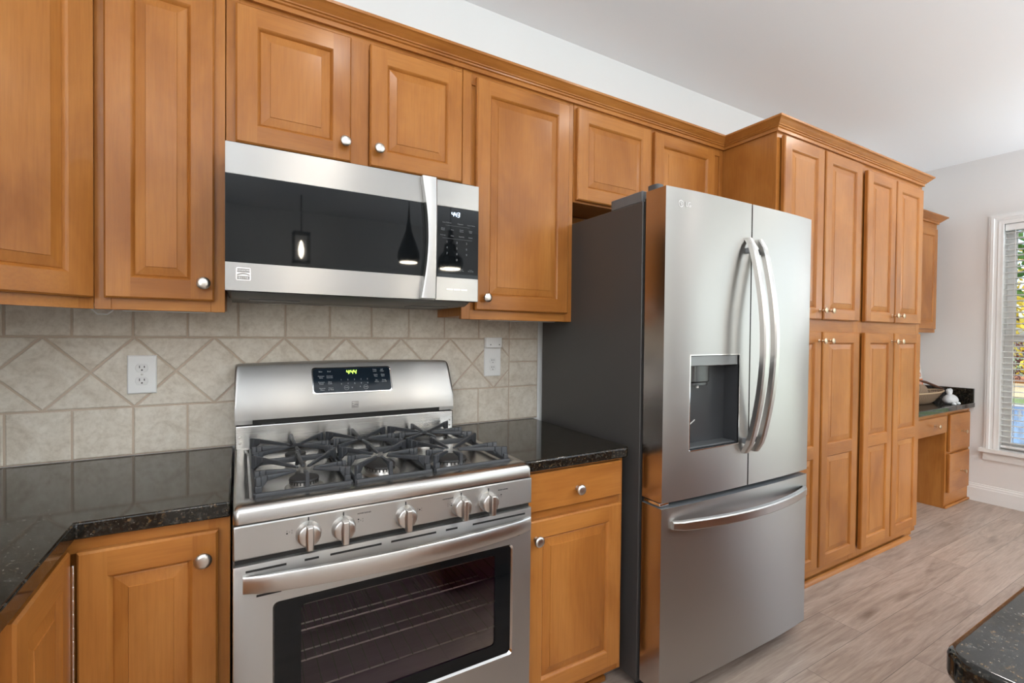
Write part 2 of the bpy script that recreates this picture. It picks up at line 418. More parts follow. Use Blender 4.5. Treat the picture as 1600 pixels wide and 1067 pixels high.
# diagonal corner cabinet
c = thing('corner_wall_cabinet', 'diagonal maple wall cabinet in the left corner, cut off by the picture edge', 'cabinet', (-.6, -.25, ZUB))
b = MB(); FP = [(-.3066, -.004), (-.3066, YU), (-.655, YU-.3484), (XL+.002, YU-.3484), (XL+.002, -.004)]
b.prism(FP, 'z', ZUB+.02, ZUT+.04); b.build('body', [WV], c)
T = frameT((-.3066, YU, 0), (1, 1, 0)); T.translation = Vector((-.655, YU-.3484, 0)); LD = .3484*math.sqrt(2)
b = MB(); b.T = T; b.box(0, LD, -.002, .02, ZUB, ZUB+.045, 1); b.box(LD-.036, LD, -.0021, .018, ZUB, ZUT, 0); b.box(0, .036, -.0021, .018, ZUB, ZUT, 0); b.box(0, LD, -.002, .02, ZUT-.05, ZUT, 1)
b.build('face_frame', [WV, WH], c)
door(c, .012, LD-.010, ZUB+.029, ZUT-.025, -.0225, T, st=.060, rl=.060, kn=(.045, ZUB+.08), rotz=PI/4)
def wallcab(name, label, x0, x1, z0, doors, z1=ZUT, yf=YU, depth=None, rails=.038, stiles=.036, mids=(), group=None):
    c = thing(name, label, 'cabinet', ((x0+x1)/2, yf/2, z0), group)
    b = MB(); b.box(x0, x1, yf+.019, -.010, z0+.012, z1+.04, 0); b.build('body', [WV], c)
    b = MB(); b.box(x0, x0+stiles, yf, yf+.0195, z0, z1, 0); b.box(x1-stiles, x1, yf, yf+.0195, z0, z1, 0)
    b.box(x0+stiles, x1-stiles, yf+.0004, yf+.0195, z0, z0+rails, 1); b.box(x0+stiles, x1-stiles, yf+.0004, yf+.0195, z1-rails*1.6, z1, 1)
    for m in mids: b.box(m-.03, m+.03, yf+.0002, yf+.0194, z0+rails, z1-rails, 0)
    b.box(x0+stiles, x1-stiles, yf+.006, yf+.0192, z0+rails, z1-rails, 0)
    b.build('face_frame', [WV, WH], c, bevel=.0008, seg=1)
    for d in doors: door(c, *d[0], yf-.0205, kn=d[1])
    return c
wallcab('wall_cabinet', 'tall single-door maple wall cabinet just left of the microwave', -.3046, -.003, ZUB,
        [((-.2815, -.030, 1.404, 2.306), (-.0555, 1.4535))])
wallcab('over_microwave_cabinet', 'two-door maple cabinet directly above the microwave', -.001, .768, 1.845,
        [((.0235, .357, 1.886, 2.300), (.3355, 1.944)), ((.4195, .7615, 1.886, 2.300), (.447, 1.943))], mids=(.388,), rails=.03)
wallcab('wall_cabinet', 'single-door maple wall cabinet between the microwave and the fridge', .7705, 1.2955, ZUB,
        [((.822, 1.263, 1.408, 2.302), (.8635, 1.4565))])
wallcab('over_fridge_cabinet', 'short two-door maple cabinet above the fridge', 1.2975, 2.3085, 1.897,
        [((1.307, 1.750, 1.906, 2.305), None), ((1.777, 2.219, 1.906, 2.305), None)], mids=(1.7635,), stiles=.03, rails=.03)
bp_ = [o for o in COL.objects if o.get('label', '').startswith('short two-door')][0]
MB().box(1.300, 2.305, -.020, -.004, 1.45, 1.905).build('back_panel', [WV], bp_)
# ---- pantry cabinets ---------------------------------------------
YP = -.557; PX0, PXM, PX1 = 2.310, 3.132, 3.952
def pantry(label, x0, x1, us, ks, kind, ztop):
    c = thing('pantry_cabinet', label, 'cabinet', ((x0+x1)/2, YP/2, 0))
    b = MB(); b.box(x0, x1, YP+.019, -.004, .0, ZUT+.04, 0); b.build('body', [WV], c)
    b = MB()
    b.box(x0, x0+.05, YP, YP+.0195, .035, ZUT, 0); b.box(x1-.05, x1, YP, YP+.0195, .035, ZUT, 0)
    for z0, z1 in ((.0352, .11), (1.33, 1.425), (2.27, ZUT)): b.box(x0+.05, x1-.05, YP+.0003, YP+.0192, z0, z1, 1)
    b.box(x0+.05, x1-.05, YP+.006, YP+.019, .11, 2.27, 2)
    b.build('face_frame', [WV, WH, GAPM], c, bevel=.0008, seg=1)
    for (a, e), (ka, za, zb) in zip(us, ks):
        door(c, a, e, 1.411, ztop, YP-.0285, kn=(ka, za), which='warm', st=.060)
    for (a, e), (ka, za, zb) in zip(us, ks):
        door(c, a, e, .085, 1.346, YP-.0285, kn=(ka, zb), which='warm', st=.060, mid=.71)
    return c
pantry('tall four-door pantry cabinet right beside the fridge', PX0, PXM-.001, [(2.336, 2.697), (2.715, 3.098)], [(2.672, 1.457, 1.298), (2.748, 1.457, 1.298)], 0, 2.303)
pc = pantry('tall four-door pantry cabinet farther from the fridge, next to the desk', PXM, PX1, [(3.166, 3.520), (3.536, 3.902)], [(3.492, 1.453, 1.296), (3.566, 1.453, 1.296)], 0, 2.283)

# ---- crown moulding (one run over the kitchen, one on the desk cabinet)
CP = [(0, 2.322), (.010, 2.322), (.010, 2.3365), (.016, 2.339), (.018, 2.3435), (.023, 2.3455), (.024, 2.349), (.030, 2.354), (.038, 2.362), (.044, 2.3685), (.0495, 2.371), (.0505, 2.3795), (0, 2.3795)]
def sweep(path, prof, dz=0.):
    mb = MB(); n = len(path); rings = []
    for i, p in enumerate(path):
        p = Vector(p); d1 = (p-Vector(path[i-1])).normalized() if i else None; d2 = (Vector(path[i+1])-p).normalized() if i < n-1 else None
        if d1 is None: d1 = d2
        if d2 is None: d2 = d1
        n1 = Vector((d1.y, -d1.x)); n2 = Vector((d2.y, -d2.x)); bis = (n1+n2).normalized(); k = 1/max(.2, bis.dot(n1))
        rings.append([(p.x+bis.x*a*k, p.y+bis.y*a*k, z+dz) for a, z in prof])
    return mb.loft(rings, 0)
cr = sweep([(-.655, YU-.3504), (-.3066, YU-.002), (PX0-.001, YU-.002), (PX0-.001, YP-.002), (PX1+.001, YP-.002), (PX1+.001, -.004)], CP)
struct(cr, 'trim_2', [WH], 'stained maple crown moulding along the cabinet tops', smooth=25)

# ---- under-cabinet light strips and their cable
for i, (x0, x1, lab) in enumerate(((-.272, -.035, 'slim white light strip under the wall cabinet left of the microwave'), (.90, 1.255, 'slim white light strip under the cabinet beside the fridge'))):
    t = thing('light_strip', lab, 'under-cabinet light', ((x0+x1)/2, -.20, ZUB))
    MB().box(x0, x1, -.235, -.165, ZUB+.001, ZUB+.0118).build('housing', WHITE, t, bevel=.002)
    MB().box(x0+.02, x1-.02, -.222, -.178, ZUB-.002, ZUB+.001).build('lens', mat('frosted_lens', (.7, .7, .68), .3), t, bevel=.001)
t = thing('light_strip', 'white light strip under the diagonal corner cabinet', 'under-cabinet light', (-.5, -.30, ZUB+.01))
T2 = frameT((-.60, -.42, 0), (1, 1, 0)); m_ = MB(); m_.T = T2; m_.box(.02, .40, -.02, .035, ZUB+.0065, ZUB+.0195); m_.build('housing', WHITE, t, bevel=.002)
tag(MB().tube([(-.335, -.20, ZUB+.019), (-.325, -.20, ZUB+.004), (-.310, -.20, ZUB-.012), (-.288, -.20, ZUB-.012), (-.278, -.20, ZUB-.002), (-.272, -.20, ZUB+.006)], .002, 6).build('cable', WHITE, smooth=60),
    'thin pale cable loop hanging below the two left wall cabinets', 'cable')

# ---- base cabinets -----------------------------------------------
ZB = .876; YB2 = -.612; XI = -.285
c = thing('corner_base_cabinet', 'maple corner base cabinet with a folding two-leaf door under the left counter', 'cabinet', (-.4, -.4, 0))
Lp = [(XL+.004, -.012), (.012, -.012), (.012, YB2+.02), (XI-.02, YB2+.02), (XI-.02, -1.75), (XL+.004, -1.75)]
b = MB(); b.prism(Lp, 'z', .09, ZB-.002)
b.prism([(XL+.004, -.012), (.012, -.012), (.012, YB2+.09), (XI-.09, YB2+.09), (XI-.09, -1.75), (XL+.004, -1.75)], 'z', 0, .09, 0)
b.build('body', [WV], c)
b = MB()
b.box(XI, .016, YB2, YB2+.0195, .842, ZB, 1); b.box(-.028, .0165, YB2-.0004, YB2+.019, .09, ZB-.0002, 0); b.box(XI, .016, YB2, YB2+.0195, .09, .13, 1)
b.box(XI-.02, XI, -.975, YB2, .866, ZB, 2); b.box(XI-.02, XI+.0004, -1.75, -.925, .09, ZB-.0002, 0); b.box(XI-.02, XI, -.96, YB2, .09, .13, 2)
b.build('face_frame', [WV, WH, WY], c, bevel=.0008, seg=1)
door(c, -.259, -.008, .11, .849, YB2-.0205, kn=(-.0365, .792), st=.050)
Tl = frameT((XI+.0205, 0, 0), (0, 1, 0))
door(c, -.918, -.6425, .11, .860, 0, Tl, st=.050, kn=None, mats=[WV, WY])
b = MB().box(-.2660, -.2605, -.6405, -.6330, .13, .828)
for k in range(24): b.box(-.2664, -.2601, -.6409, -.6326, .135+k*.0285, .158+k*.0285)
b.build('piano_hinge', CHROME, c, bevel=.001)
# next base cabinet on the left run
c = thing('base_cabinet', 'maple base cabinet right of the range with one drawer over one door', 'cabinet', (1.04, -.33, 0))
BX0, BX1 = .803, 1.249; YR = -.640
b = MB(); b.box(BX0, BX1, YR+.019, -.012, .095, .874, 0); b.box(BX0, BX1, YR+.085, -.012, 0, .095, 0); b.build('body', [WV], c)
b = MB(); b.box(BX0, BX0+.036, YR, YR+.0195, .095, .8755, 0); b.box(BX1-.016, BX1, YR, YR+.0195, .095, .8755, 0)
for z0, z1 in ((.858, .8754), (.71, .745), (.0952, .150)): b.box(BX0+.036, BX1-.016, YR+.0003, YR+.0192, z0, z1, 1)
b.box(BX0+.036, BX1-.016, YR+.006, YR+.019, .15, .858, 0)
b.build('face_frame', [WV, WH], c, bevel=.0008, seg=1)
d = door(c, .829, 1.229, .742, .866, YR-.0205, kn=(1.028, .797), kind='slab', name='drawer', st=.05)
door(c, .829, 1.229, .128, .714, YR-.0205, kn=(.862, .656), st=.058)
struct(MB().box(BX0, BX1-.005, YR+.066, YR+.0845, 0, .022), 'trim_3', [WH], 'wood shoe strip under the base cabinet', bevel=.006)
struct(sweep([(PX0+.02, YP-.001), (PX1-.10, YP-.001)], [(0, 0), (.018, 0), (.016, .010), (.010, .018), (0, .022)]), 'trim_4', [WH], 'wood shoe strip under the pantry', smooth=40)

# ---- countertops ---------------------------------------------------
def rounded(poly, r, n=5):
    out = []
    for i in range(len(poly)):
        p = Vector(poly[i][:2]); rr = poly[i][2] if len(poly[i]) > 2 else 0
        if rr <= 0: out.append((p.x, p.y)); continue
        a = (Vector(poly[i-1][:2])-p).normalized(); b_ = (Vector(poly[(i+1) % len(poly)][:2])-p).normalized()
        ang = a.angle(b_); t = rr/math.tan(ang/2); p1 = p+a*t; p2 = p+b_*t
        bis = (a+b_).normalized(); ctr = p+bis*rr/math.sin(ang/2)
        a1 = math.atan2(p1.y-ctr.y, p1.x-ctr.x); a2 = math.atan2(p2.y-ctr.y, p2.x-ctr.x)
        da = (a2-a1+PI) % (2*PI)-PI
        for k in range(n+1): out.append((ctr.x+rr*math.cos(a1+da*k/n), ctr.y+rr*math.sin(a1+da*k/n)))
    return out
def slab(poly, z0, z1, name, label, cat='countertop', parent=None, bev=.006):
    o = MB().prism(rounded(poly, 0), 'z', z0, z1).build(name, GRAN, parent, bevel=bev, seg=3)
    return tag(o, label, cat) if parent is None else o
slab([(XL+.003, -.010), (.0165, -.010), (.0165, -.638), (-.2605, -.632), (-.2605, -1.75), (XL+.003, -1.75)], .8778, .914, 'granite_countertop',
     'dark granite L-shaped countertop left of the range', bev=.004)
slab([(.793, -.010), (1.262, -.010), (1.262, -.674, .03), (.793, -.668)], .8778, .914, 'granite_countertop', 'short dark granite countertop between range and fridge')
# island
isl = thing('kitchen_island', 'kitchen island with a dark granite top, only its corner in view at lower right', 'island', (2.0, -2.3, 0))
slab([(.812, -1.682, .035), (3.1, -1.682, .035), (3.1, -2.75, .035), (.812, -2.75, .035)], .876, .914, 'countertop', None, parent=isl, bev=.008)
b = MB().box(.90, 3.02, -2.45, -1.735, .10, .876).box(.93, 2.99, -2.42, -1.80, 0, .10); b.build('base', [WV], isl, bevel=.002)
for i in range(4):
    door(isl, 2.96-.50*i-.47, 2.96-.50*i, .13, .85, -.0205, frameT((3.92, -1.735, 0), (-1, 0, 0)) @ Matrix.Translation((0, 0, 0)), kn=None) if False else None

# ---------------------------------------------------------------- range
RX0, RX1, RY = .0225, .7865, -.752
rg = thing('gas_range', 'stainless steel gas range with five burners and black cast iron grates', 'range', ((RX0+RX1)/2, -.40, 0))
b = MB().box(RX0+.004, RX1-.004, -.19, -.03, .03, .893).box(RX0+.004, RX0+.03, -.70, -.19, .03, .893).box(RX1-.03, RX1-.004, -.70, -.19, .03, .893)
b.box(RX0+.03, RX1-.03, -.70, -.19, .03, .25).box(RX0+.03, RX1-.03, -.70, -.19, .76, .893); b.build('body', DGREY, rg)
for x in (RX0+.05, RX1-.05):
    for y in (-.64, -.08): MB().lathe([(.018, 0), (.018, .03)], (x, y, 0), n=12).build('foot', BLACK, rg)
# cooktop: rim ring and lower pan
WX0, WX1, WYF, WYR = .050, .7625, -.688, -.165; ZK = .931
def rrect(x0, x1, y0, y1, z, r, n=4): return [(x, y, z) for x, y in rounded([(x0, y0, r), (x1, y0, r), (x1, y1, r), (x0, y1, r)], 0, n)]
b = MB()
b.loft([rrect(RX0, RX1, RY+.001, -.03, .8945, .012), rrect(RX0, RX1, RY+.001, -.03, .918, .012), rrect(RX0+.002, RX1-.002, RY+.005, -.032, .926, .012), rrect(RX0+.006, RX1-.006, RY+.013, -.036, ZK, .012),
        rrect(WX0-.004, WX1+.004, WYF-.004, WYR+.004, ZK, .012), rrect(WX0, WX1, WYF, WYR, ZK-.003, .012), rrect(WX0+.006, WX1-.006, WYF+.006, WYR-.006, ZK-.012, .012)], 0)
b.build('cooktop', mat('satin_steel_top', (.52, .51, .495), .27, 1.0), rg, smooth=40)
# control panel
b = MB().box(RX0, RX1, RY, -.70, .8165, .892); cp = b.build('control_panel', STEEL, rg, bevel=.004, seg=3)
BK = [(.174, .8505), (.2515, .848), (.404, .8475), (.5585, .846), (.6415, .845)]
b = MB()
def icon(x, z, dot):
    b = MB()
    s = .0034
    pos = [(-1.5, .8), (-1.5, -.8), (0, 0), (1.5, .8), (1.5, -.8)]
    for i, (a, c_) in enumerate(pos):
        r = s*.42 if i != dot else s*.55
        if i == dot: b.lathe([(r, 0), (r, .0008)], (x+a*s, RY, z+c_*s), 'y', 10)
        else:
            ring = lambda q, h: [(x+a*s+q*math.cos(2*PI*k/10), RY-h, z+c_*s+q*math.sin(2*PI*k/10)) for k in range(10)]
            b.loft([ring(r, .0006), ring(r*.7, .0006)], 0, cap=False)
    b.build('burner_symbol', INK, cp)
for (x, z), dx, dt in zip(BK, (-.040, .040, .037, -.034, .036), (1, 0, 2, 4, 3)): icon(x+dx, z+.010, dt)
for x, z in BK: MB().box(x-.0015, x+.0015, RY-.0008, RY, z+.0285, z+.037).build('pointer_mark', INK, cp)
for s_, x, z in (('POWER BURNER', .3005, .8745), ('LARGE BURNER', .520, .873), ('SIMMER BURNER', .688, .8715)):
    text('burner_lettering', s_, (x, RY-.0004, z), .0044, INK, cp)
for x, z in BK:
    k = MB().lathe([(.0278, 0), (.0278, .005), (.026, .009), (.0256, .017), (.024, .0205), (.0215, .022), (.001, .022)], (x, RY, z), 'y', 28).build('knob', STEELV, rg, smooth=35)
    g_ = MB(); gp = [(-.0075, -.0300), (.0075, -.0300), (.0090, .0), (.0075, .0262), (-.0075, .0262), (-.0090, 0)]
    g_.loft([[(x+a, RY-.016, z+c_) for a, c_ in gp], [(x+a*.95, RY-.034, z+c_*.98) for a, c_ in gp], [(x+a*.72, RY-.038, z+c_*.93) for a, c_ in gp]])
    g_.build('knob_grip', STEELV, k, bevel=.0015)
# dark seam, door
MB().box(RX0+.004, RX1-.004, RY+.012, -.70, .800, .8165).build('vent_seam', GAPM, rg)
DZ0, DZ1 = .215, .803; GX0, GX1, GZ0, GZ1 = .1005, .7235, .385, .7075
b = MB(); R1 = lambda y, ins, r=.012: [(x, y, z) for x, z in rounded([(GX0+ins, GZ0+ins, r), (GX1-ins, GZ0+ins, r), (GX1-ins, GZ1-ins, r), (GX0+ins, GZ1-ins, r)], 0, 4)]
def frame_ring(mb, x0, x1, z0, z1, y, inner, m=0):
    """front skin between a rectangle and an inner rounded loop"""
    n = len(inner); out = []
    cx = sum(p[0] for p in inner)/n; cz = sum(p[2] for p in inner)/n
    ox = []
    q = n//4
    cs = [(x0, z0), (x1, z0), (x1, z1), (x0, z1)]
    for i in range(4):
        ox += [(cs[i][0], y, cs[i][1])]*q
    for i in range(n):
        a, c_ = inner[i], inner[(i+1) % n]; oa, oc = ox[i], ox[(i+1) % n]
        mb.face([oa, oc, c_, a] if oa != oc else [oa, c_, a], m)
inn = R1(RY, 0)
frame_ring(b, RX0+.005, RX1-.005, DZ0+.005, DZ1-.005, RY, inn)
b.loft([inn, R1(RY+.006, .004)], 1, cap=False)
o4 = lambda y, i: [(RX0+i, y, DZ0+i), (RX1-i, y, DZ0+i), (RX1-i, y, DZ1-i), (RX0+i, y, DZ1-i)]
b.loft([o4(-.702, 0), o4(RY+.005, 0), o4(RY+.0015, .0015), o4(RY, .005)], 0, cap=False)
dr = b.build('oven_door', [STEEL, CHROME], rg, smooth=35)
b = MB(); IX0, IX1, IZ0, IZ1 = .160, .668, .425, .684
inn = [(x, RY+.0062, z) for x, z in rounded([(IX0, IZ0, .01), (IX1, IZ0, .01), (IX1, IZ1, .01), (IX0, IZ1, .01)], 0, 4)]
frame_ring(b, GX0, GX1, GZ0, GZ1, RY+.006, inn); b.build('window_border', BGLASS, dr)
gl_ = MB(); gl_.face([(IX0-.012, RY+.0085, IZ0-.012), (IX1+.012, RY+.0085, IZ0-.012), (IX1+.012, RY+.0085, IZ1+.012), (IX0-.012, RY+.0085, IZ1+.012)]); gl_.build('window_glass', OVENGLASS, dr)
b = MB()
for x0, x1 in ((.047, .128), (.166, .197), (.222, .343), (.367, .487), (.5145, .548), (.594, .693 + .07)): MB().box(x0, x1, RY-.0006, RY+.004, .7865, .7915).build('vent_slot', GAPM, dr)
for x0, x1 in ((.068, .118), (.690, .745)): MB().box(x0, x1, RY-.0006, RY+.004, .7285, .7335).build('vent_slot', GAPM, dr)
# bowed handle band
def bow_band(xa, xb, za, zb, y0, amp, h, th, n=20, pw=.7, sag=0.):
    mb = MB(); rings = []
    for i in range(n+1):
        t = i/n; x = xa+(xb-xa)*t; z = za+(zb-za)*t; s_ = math.sin(PI*t)**pw if 0 < t < 1 else 0; y = y0-amp*s_
        hh = h*(.86+.14*s_); z += sag*s_
        rings.append([(x, y, z-hh/2), (x, y-th*.85, z-hh/2), (x, y-th, z-hh/2+.003), (x, y-th-.001, z), (x, y-th, z+hh/2-.003), (x, y-th*.85, z+hh/2), (x, y, z+hh/2)])
    return mb.loft(rings)
bow_band(.042, .778, .764, .760, RY+.001, .040, .043, .011, pw=.62).build('handle', STEELV, dr, smooth=40)
# oven interior with racks
ov = mat('oven_enamel_reflected_tint', (.13, .055, .125), .45)  # purple reflection of the coated glass is put into the cavity colour
ob = MB(); oc = [(IX0-.03, -.735), (IX1+.03, -.735)]
x0, x1, z0, z1 = .075, .735, .29, .745; y0, y1 = -.741, -.20
for f_ in ([(x0, y1, z0), (x1, y1, z0), (x1, y1, z1), (x0, y1, z1)], [(x0, y0, z0), (x0, y1, z0), (x0, y1, z1), (x0, y0, z1)], [(x1, y0, z0), (x1, y1, z0), (x1, y1, z1), (x1, y0, z1)],
           [(x0, y0, z0), (x1, y0, z0), (x1, y1, z0), (x0, y1, z0)], [(x0, y0, z1), (x1, y0, z1), (x1, y1, z1), (x0, y1, z1)]): ob.face(f_)
# cut the solid body front away behind the door: cavity replaces it
ob.build('oven_cavity', ov, rg)
rackm = mat('rack_wire', (.75, .70, .62), .3, 1.)
for z in (.655, .590, .515, .440):
    r_ = MB()
    for y in (-.69, -.53, -.25): r_.tube([(.09, y, z), (.72, y, z)], .0020, 6)
    for k in range(17): r_.tube([(.10+k*.0383, -.695, z+.004), (.10+k*.0383, -.245, z+.004)], .0012, 5, 1)
    r_.build('oven_rack', [rackm, CAPM], rg, smooth=60)
b = MB().box(RX0, RX1, RY, -.702, .05, .207); b.build('storage_drawer', STEEL, rg, bevel=.005, seg=3)
# backguard
b = MB()
YG = -.150
prof = [(-.03, 1.022), (YG-.001, 1.0225), (YG-.001, 1.034), (YG, 1.074), (YG+.052, 1.186), (YG+.060, 1.197), (YG+.074, 1.203), (-.03, 1.203)]
n = 16; rings = []
ts = [0, .002, .006, .012, .02, .03]+[.03+.94*k/14 for k in range(1, 14)]+[.97, .98, .988, .994, .998, 1]
for t in ts:
    x = RX0-.001+(RX1-RX0+.002)*t; e_ = min(t, 1-t)*(RX1-RX0)
    arch = .007*(1-(2*t-1)**2); rc = .009; cr_ = rc-math.sqrt(max(0, rc*rc-max(0, rc-e_)**2))
    rings.append([(x, y, z+(arch-cr_ if z > 1.15 else (arch*.35 if z > 1.06 else 0))) for y, z in prof])
b.loft(rings)
for xa, xb in ((RX0-.001, RX0+.050), (RX1-.058, RX1+.001)): b.loft([[(xa, y, z) for y, z in ((-.04, 1.0225), (YG-.0005, 1.0230), (YG+.002, 1.0085), (-.04, 1.0085))], [(xb, y, z) for y, z in ((-.04, 1.0225), (YG-.0005, 1.0230), (YG+.002, 1.0085), (-.04, 1.0085))]])
bgd = b.build('backguard', STEEL, rg, smooth=30)
MB().box(RX0+.012, RX1-.012, -.138, -.035, 1.004, 1.0225).build('vent_slot', GAPM, rg)
b = MB().box(RX0, RX1, -.150, -.035, ZK-.004, 1.005); b.build('riser', steel('brushed_steel_riser', (0, 0, 1), (.52, .515, .50), .26, .85), rg, bevel=.004, seg=3)
for x in (RX0+.014, RX1-.014):
    for z in (.948, .968): MB().lathe([(.004, 0), (.0035, .002), (.001, .0025)], (x, -.150, z), 'y', 10).build('screw', ALU, rg, smooth=60)
# display on the slanted face
sl = Vector((0, .052, .112)).normalized(); Td = Matrix((Vector((1, 0, 0)), Vector((0, sl.z, -sl.y)), sl)).transposed().to_4x4(); Td.translation = Vector((0, YG, 1.074))
# local: x along, y inward normal, z up the slope (0..0.1235)
dx0, dx1, dz0, dz1 = .262, .5375, .0265, .120
b = MB(); b.T = Td
rr = lambda i, y: [(x, y, z) for x, z in rounded([(dx0+i, dz0+i, .012), (dx1-i, dz0+i, .012), (dx1-i, dz1-i, .012), (dx0+i, dz1-i, .012)], 0, 5)]
b.loft([rr(-.004, .002), rr(-.004, -.0045), rr(-.001, -.006), rr(0, -.006), rr(.0005, -.0035)], 1)
b.loft([rr(.0005, -.002), rr(.0005, -.0040)], 0)
dp = b.build('display', [mat('display_glass', (.010, .017, .026), .08), CHROME], rg, smooth=40)
b = MB(); b.T = Td; digits(b, '4:44', .377, .096, .0155, -.0042, slant=.18, t=.16); b.build('clock_digits', GREENLED, dp)
RD = (PI/2-math.atan2(sl.y, sl.z), 0, 0)
RD = Td.to_euler(); RD = (Td.to_3x3() @ Matrix.Rotation(PI/2, 3, 'X')).to_euler()
def dtext(s, u, w, size, m=PALE):
    p = Td @ Vector((u, -.0044, w)); return text('key_lettering', s, p, size, m, dp, RD)
for s, u, w in (('Bake', .288, .1075), ('Broil', .317, .1075), ('Convect\nBake', .289, .087), ('Convect\nConvert', .318, .087), ('Convect\nRoast', .289, .064), ('Slow\nCook', .318, .064), ('Favorite\nMenu', .291, .041), ('Warm\n& Hold', .320, .041),
                ('Temp\nLevel', .481, .1075), ('Self\nClean', .508, .1075), ('Cook\nTime', .483, .087), ('Delay\nStart', .510, .087), ('Set\nClock', .485, .065), ('Timer\nOn-Off', .513, .065)):
    dtext(s, u, w, .0062)
for i in range(10): dtext(str((i+1) % 10), .357+(i % 5)*.0235, .074-(i//5)*.0155, .0075)
for s, u in (('START', .374), ('v', .394), ('^', .423), ('STOP', .443)): dtext(s, u, .0435 if s in 'v^' else .043, .0105 if s in 'v^' else .0042)
b = MB(); b.T = Td
for u in (.374, .443):
    ring = lambda q: [(u+q*math.cos(2*PI*k/20), -.0043, .043+q*math.sin(2*PI*k/20)) for k in range(20)]
    b.loft([ring(.0085), ring(.0079)], 0, cap=False)
b.build('key_rings', PALE, dp)
# square badge: dark square, light swoosh
def badge(mb, cx, cz, s, y):
    mb.box(cx-s/2, cx+s/2, y-.0012, y, cz-s/2, cz+s/2, 1)
    mb.box(cx-s*.44, cx+s*.44, y-.0018, y-.0012, cz+s*.22, cz+s*.40, 0)
    sw = [(cx-s*.42+s*.84*t, cz-s*.05+s*.17*math.sin(2.4*t)) for t in [k/8 for k in range(9)]]
    mb.loft([[(x, y-.0018, z), (x, y-.0012, z), (x, y-.0012, z+s*.09), (x, y-.0018, z+s*.09)] for x, z in sw], 0)
    sw = [(cx-s*.42+s*.84*t, cz-s*.20+s*.13*math.cos(2.6*t)) for t in [k/8 for k in range(9)]]
    mb.loft([[(x, y-.0018, z), (x, y-.0012, z), (x, y-.0012, z+s*.05), (x, y-.0018, z+s*.05)] for x, z in sw], 0)
b = MB(); badge(b, .4015, 1.054, .024, YG-.0005); b.build('badge', [ALU, ETCH], bgd)
# burners
for i, (x, y, r) in enumerate(((.180, -.610, .034), (.186, -.330, .028), (.386, -.560, .040), (.590, -.600, .046), (.606, -.325, .036))):
    z = ZK-.012; oval = 1.55 if i == 2 else 1.
    bu = MB().lathe([(r*1.35, 0), (r*1.32, .002), (r*1.02, .003), (r, .006), (r*.97, .016), (r*.90, .018)], (x, y, z), n=28, sy=oval).build('burner', ALU, rg, smooth=35)
    MB().lathe([(r*1.04, .017), (r*1.06, .0195), (r*1.0, .0235), (r*.5, .0250), (.001, .0252)], (x, y, z), n=28, sy=oval).build('burner_cap', CAPM, bu, smooth=35)
    nt_ = MB()
    for k in range(26):
        t = 2*PI*k/26; nt_.box(x+r*math.cos(t)-.0012, x+r*math.cos(t)+.0012, y+r*oval*math.sin(t)-.0012, y+r*oval*math.sin(t)+.0012, z+.010, z+.0175)
    nt_.build('flame_ports', GAPM, bu)
# three grates
def bar(mb, a, b_, w, h0, h1=None):
    """cast bar from a to b: flat top, depth h below"""
    a, b_ = Vector(a), Vector(b_); h1 = h0 if h1 is None else h1; d = b_-a; d.z = 0; d.normalize(); s_ = Vector((-d.y, d.x, 0))*w/2; t_ = s_*.7
    dn = lambda p, h: Vector((p.x, p.y, p.z-h))
    mb.loft([[a-t_, a+t_, dn(a, .003)+s_, dn(a, h0)+s_, dn(a, h0)-s_, dn(a, .003)-s_], [b_-t_, b_+t_, dn(b_, .003)+s_, dn(b_, h1)+s_, dn(b_, h1)-s_, dn(b_, .003)-s_]])
GZ = .972; GB = ZK-.010
gx = [.060, .290, .505, .754]; gys = (-.682, -.175)
for i in range(3):
    x0, x1 = gx[i]+.002, gx[i+1]-.002; y0, y1 = gys; mb = MB(); zl = .951
    # low outer frame
    for a, c_ in (((x0+.004, y0, 0), (x1-.004, y0, 0)), ((x0+.004, y1, 0), (x1-.004, y1, 0)), ((x0+.005, y0, 0), (x0+.005, y1, 0)), ((x1-.005, y0, 0), (x1-.005, y1, 0))):
        bar(mb, (a[0], a[1], zl-.013), (c_[0], c_[1], zl-.013), .009, .013)
    xm = (x0+x1)/2; ym = (y0+y1)/2
    bar(mb, (x0+.004, ym, zl+.004), (x1-.004, ym, zl+.004), .010, .016)
    # fingers: risers at the frame sloping to the burner centres
    ctr = [((.180, -.610), (.186, -.330)), ((.386, -.560), (.386, -.32)), ((.590, -.600), (.606, -.325))][i]
    for (bx, by), (ya, yb) in zip(ctr, ((y0, ym), (ym, y1))):
        rr_ = .024
        for px, py in ((x0+.005, ya+.012), (x1-.005, ya+.012), (x0+.005, yb-.012), (x1-.005, yb-.012), (bx, ya+.001), (bx, yb-.001), (x0+.005, by), (x1-.005, by)):
            d = Vector((bx-px, by-py)); dl = d.length
            if dl < .05: continue
            q = Vector((px, py))+d*(1-rr_/dl)
            k_ = Vector((px, py))+d*.22
            mb2 = [(px, py, GZ), (q.x, q.y, GZ-.004)]
            e1 = Vector((px, py))+d*.10; bar(mb, (px, py, GZ), (e1.x, e1.y, GZ), .010, GZ-GB-.006, .030); bar(mb, (e1.x, e1.y, GZ), (k_.x, k_.y, GZ), .0095, .030, .014); bar(mb, (k_.x, k_.y, GZ), (q.x, q.y, GZ-.005), .0085, .014, .006)
    for px in (x0+.012, x1-.012):
        for py in (y0+.012, y1-.012): mb.box(px-.007, px+.007, py-.007, py+.007, ZK-.012, zl)
    mb.build('grate', IRON, rg, bevel=.0018, seg=2)

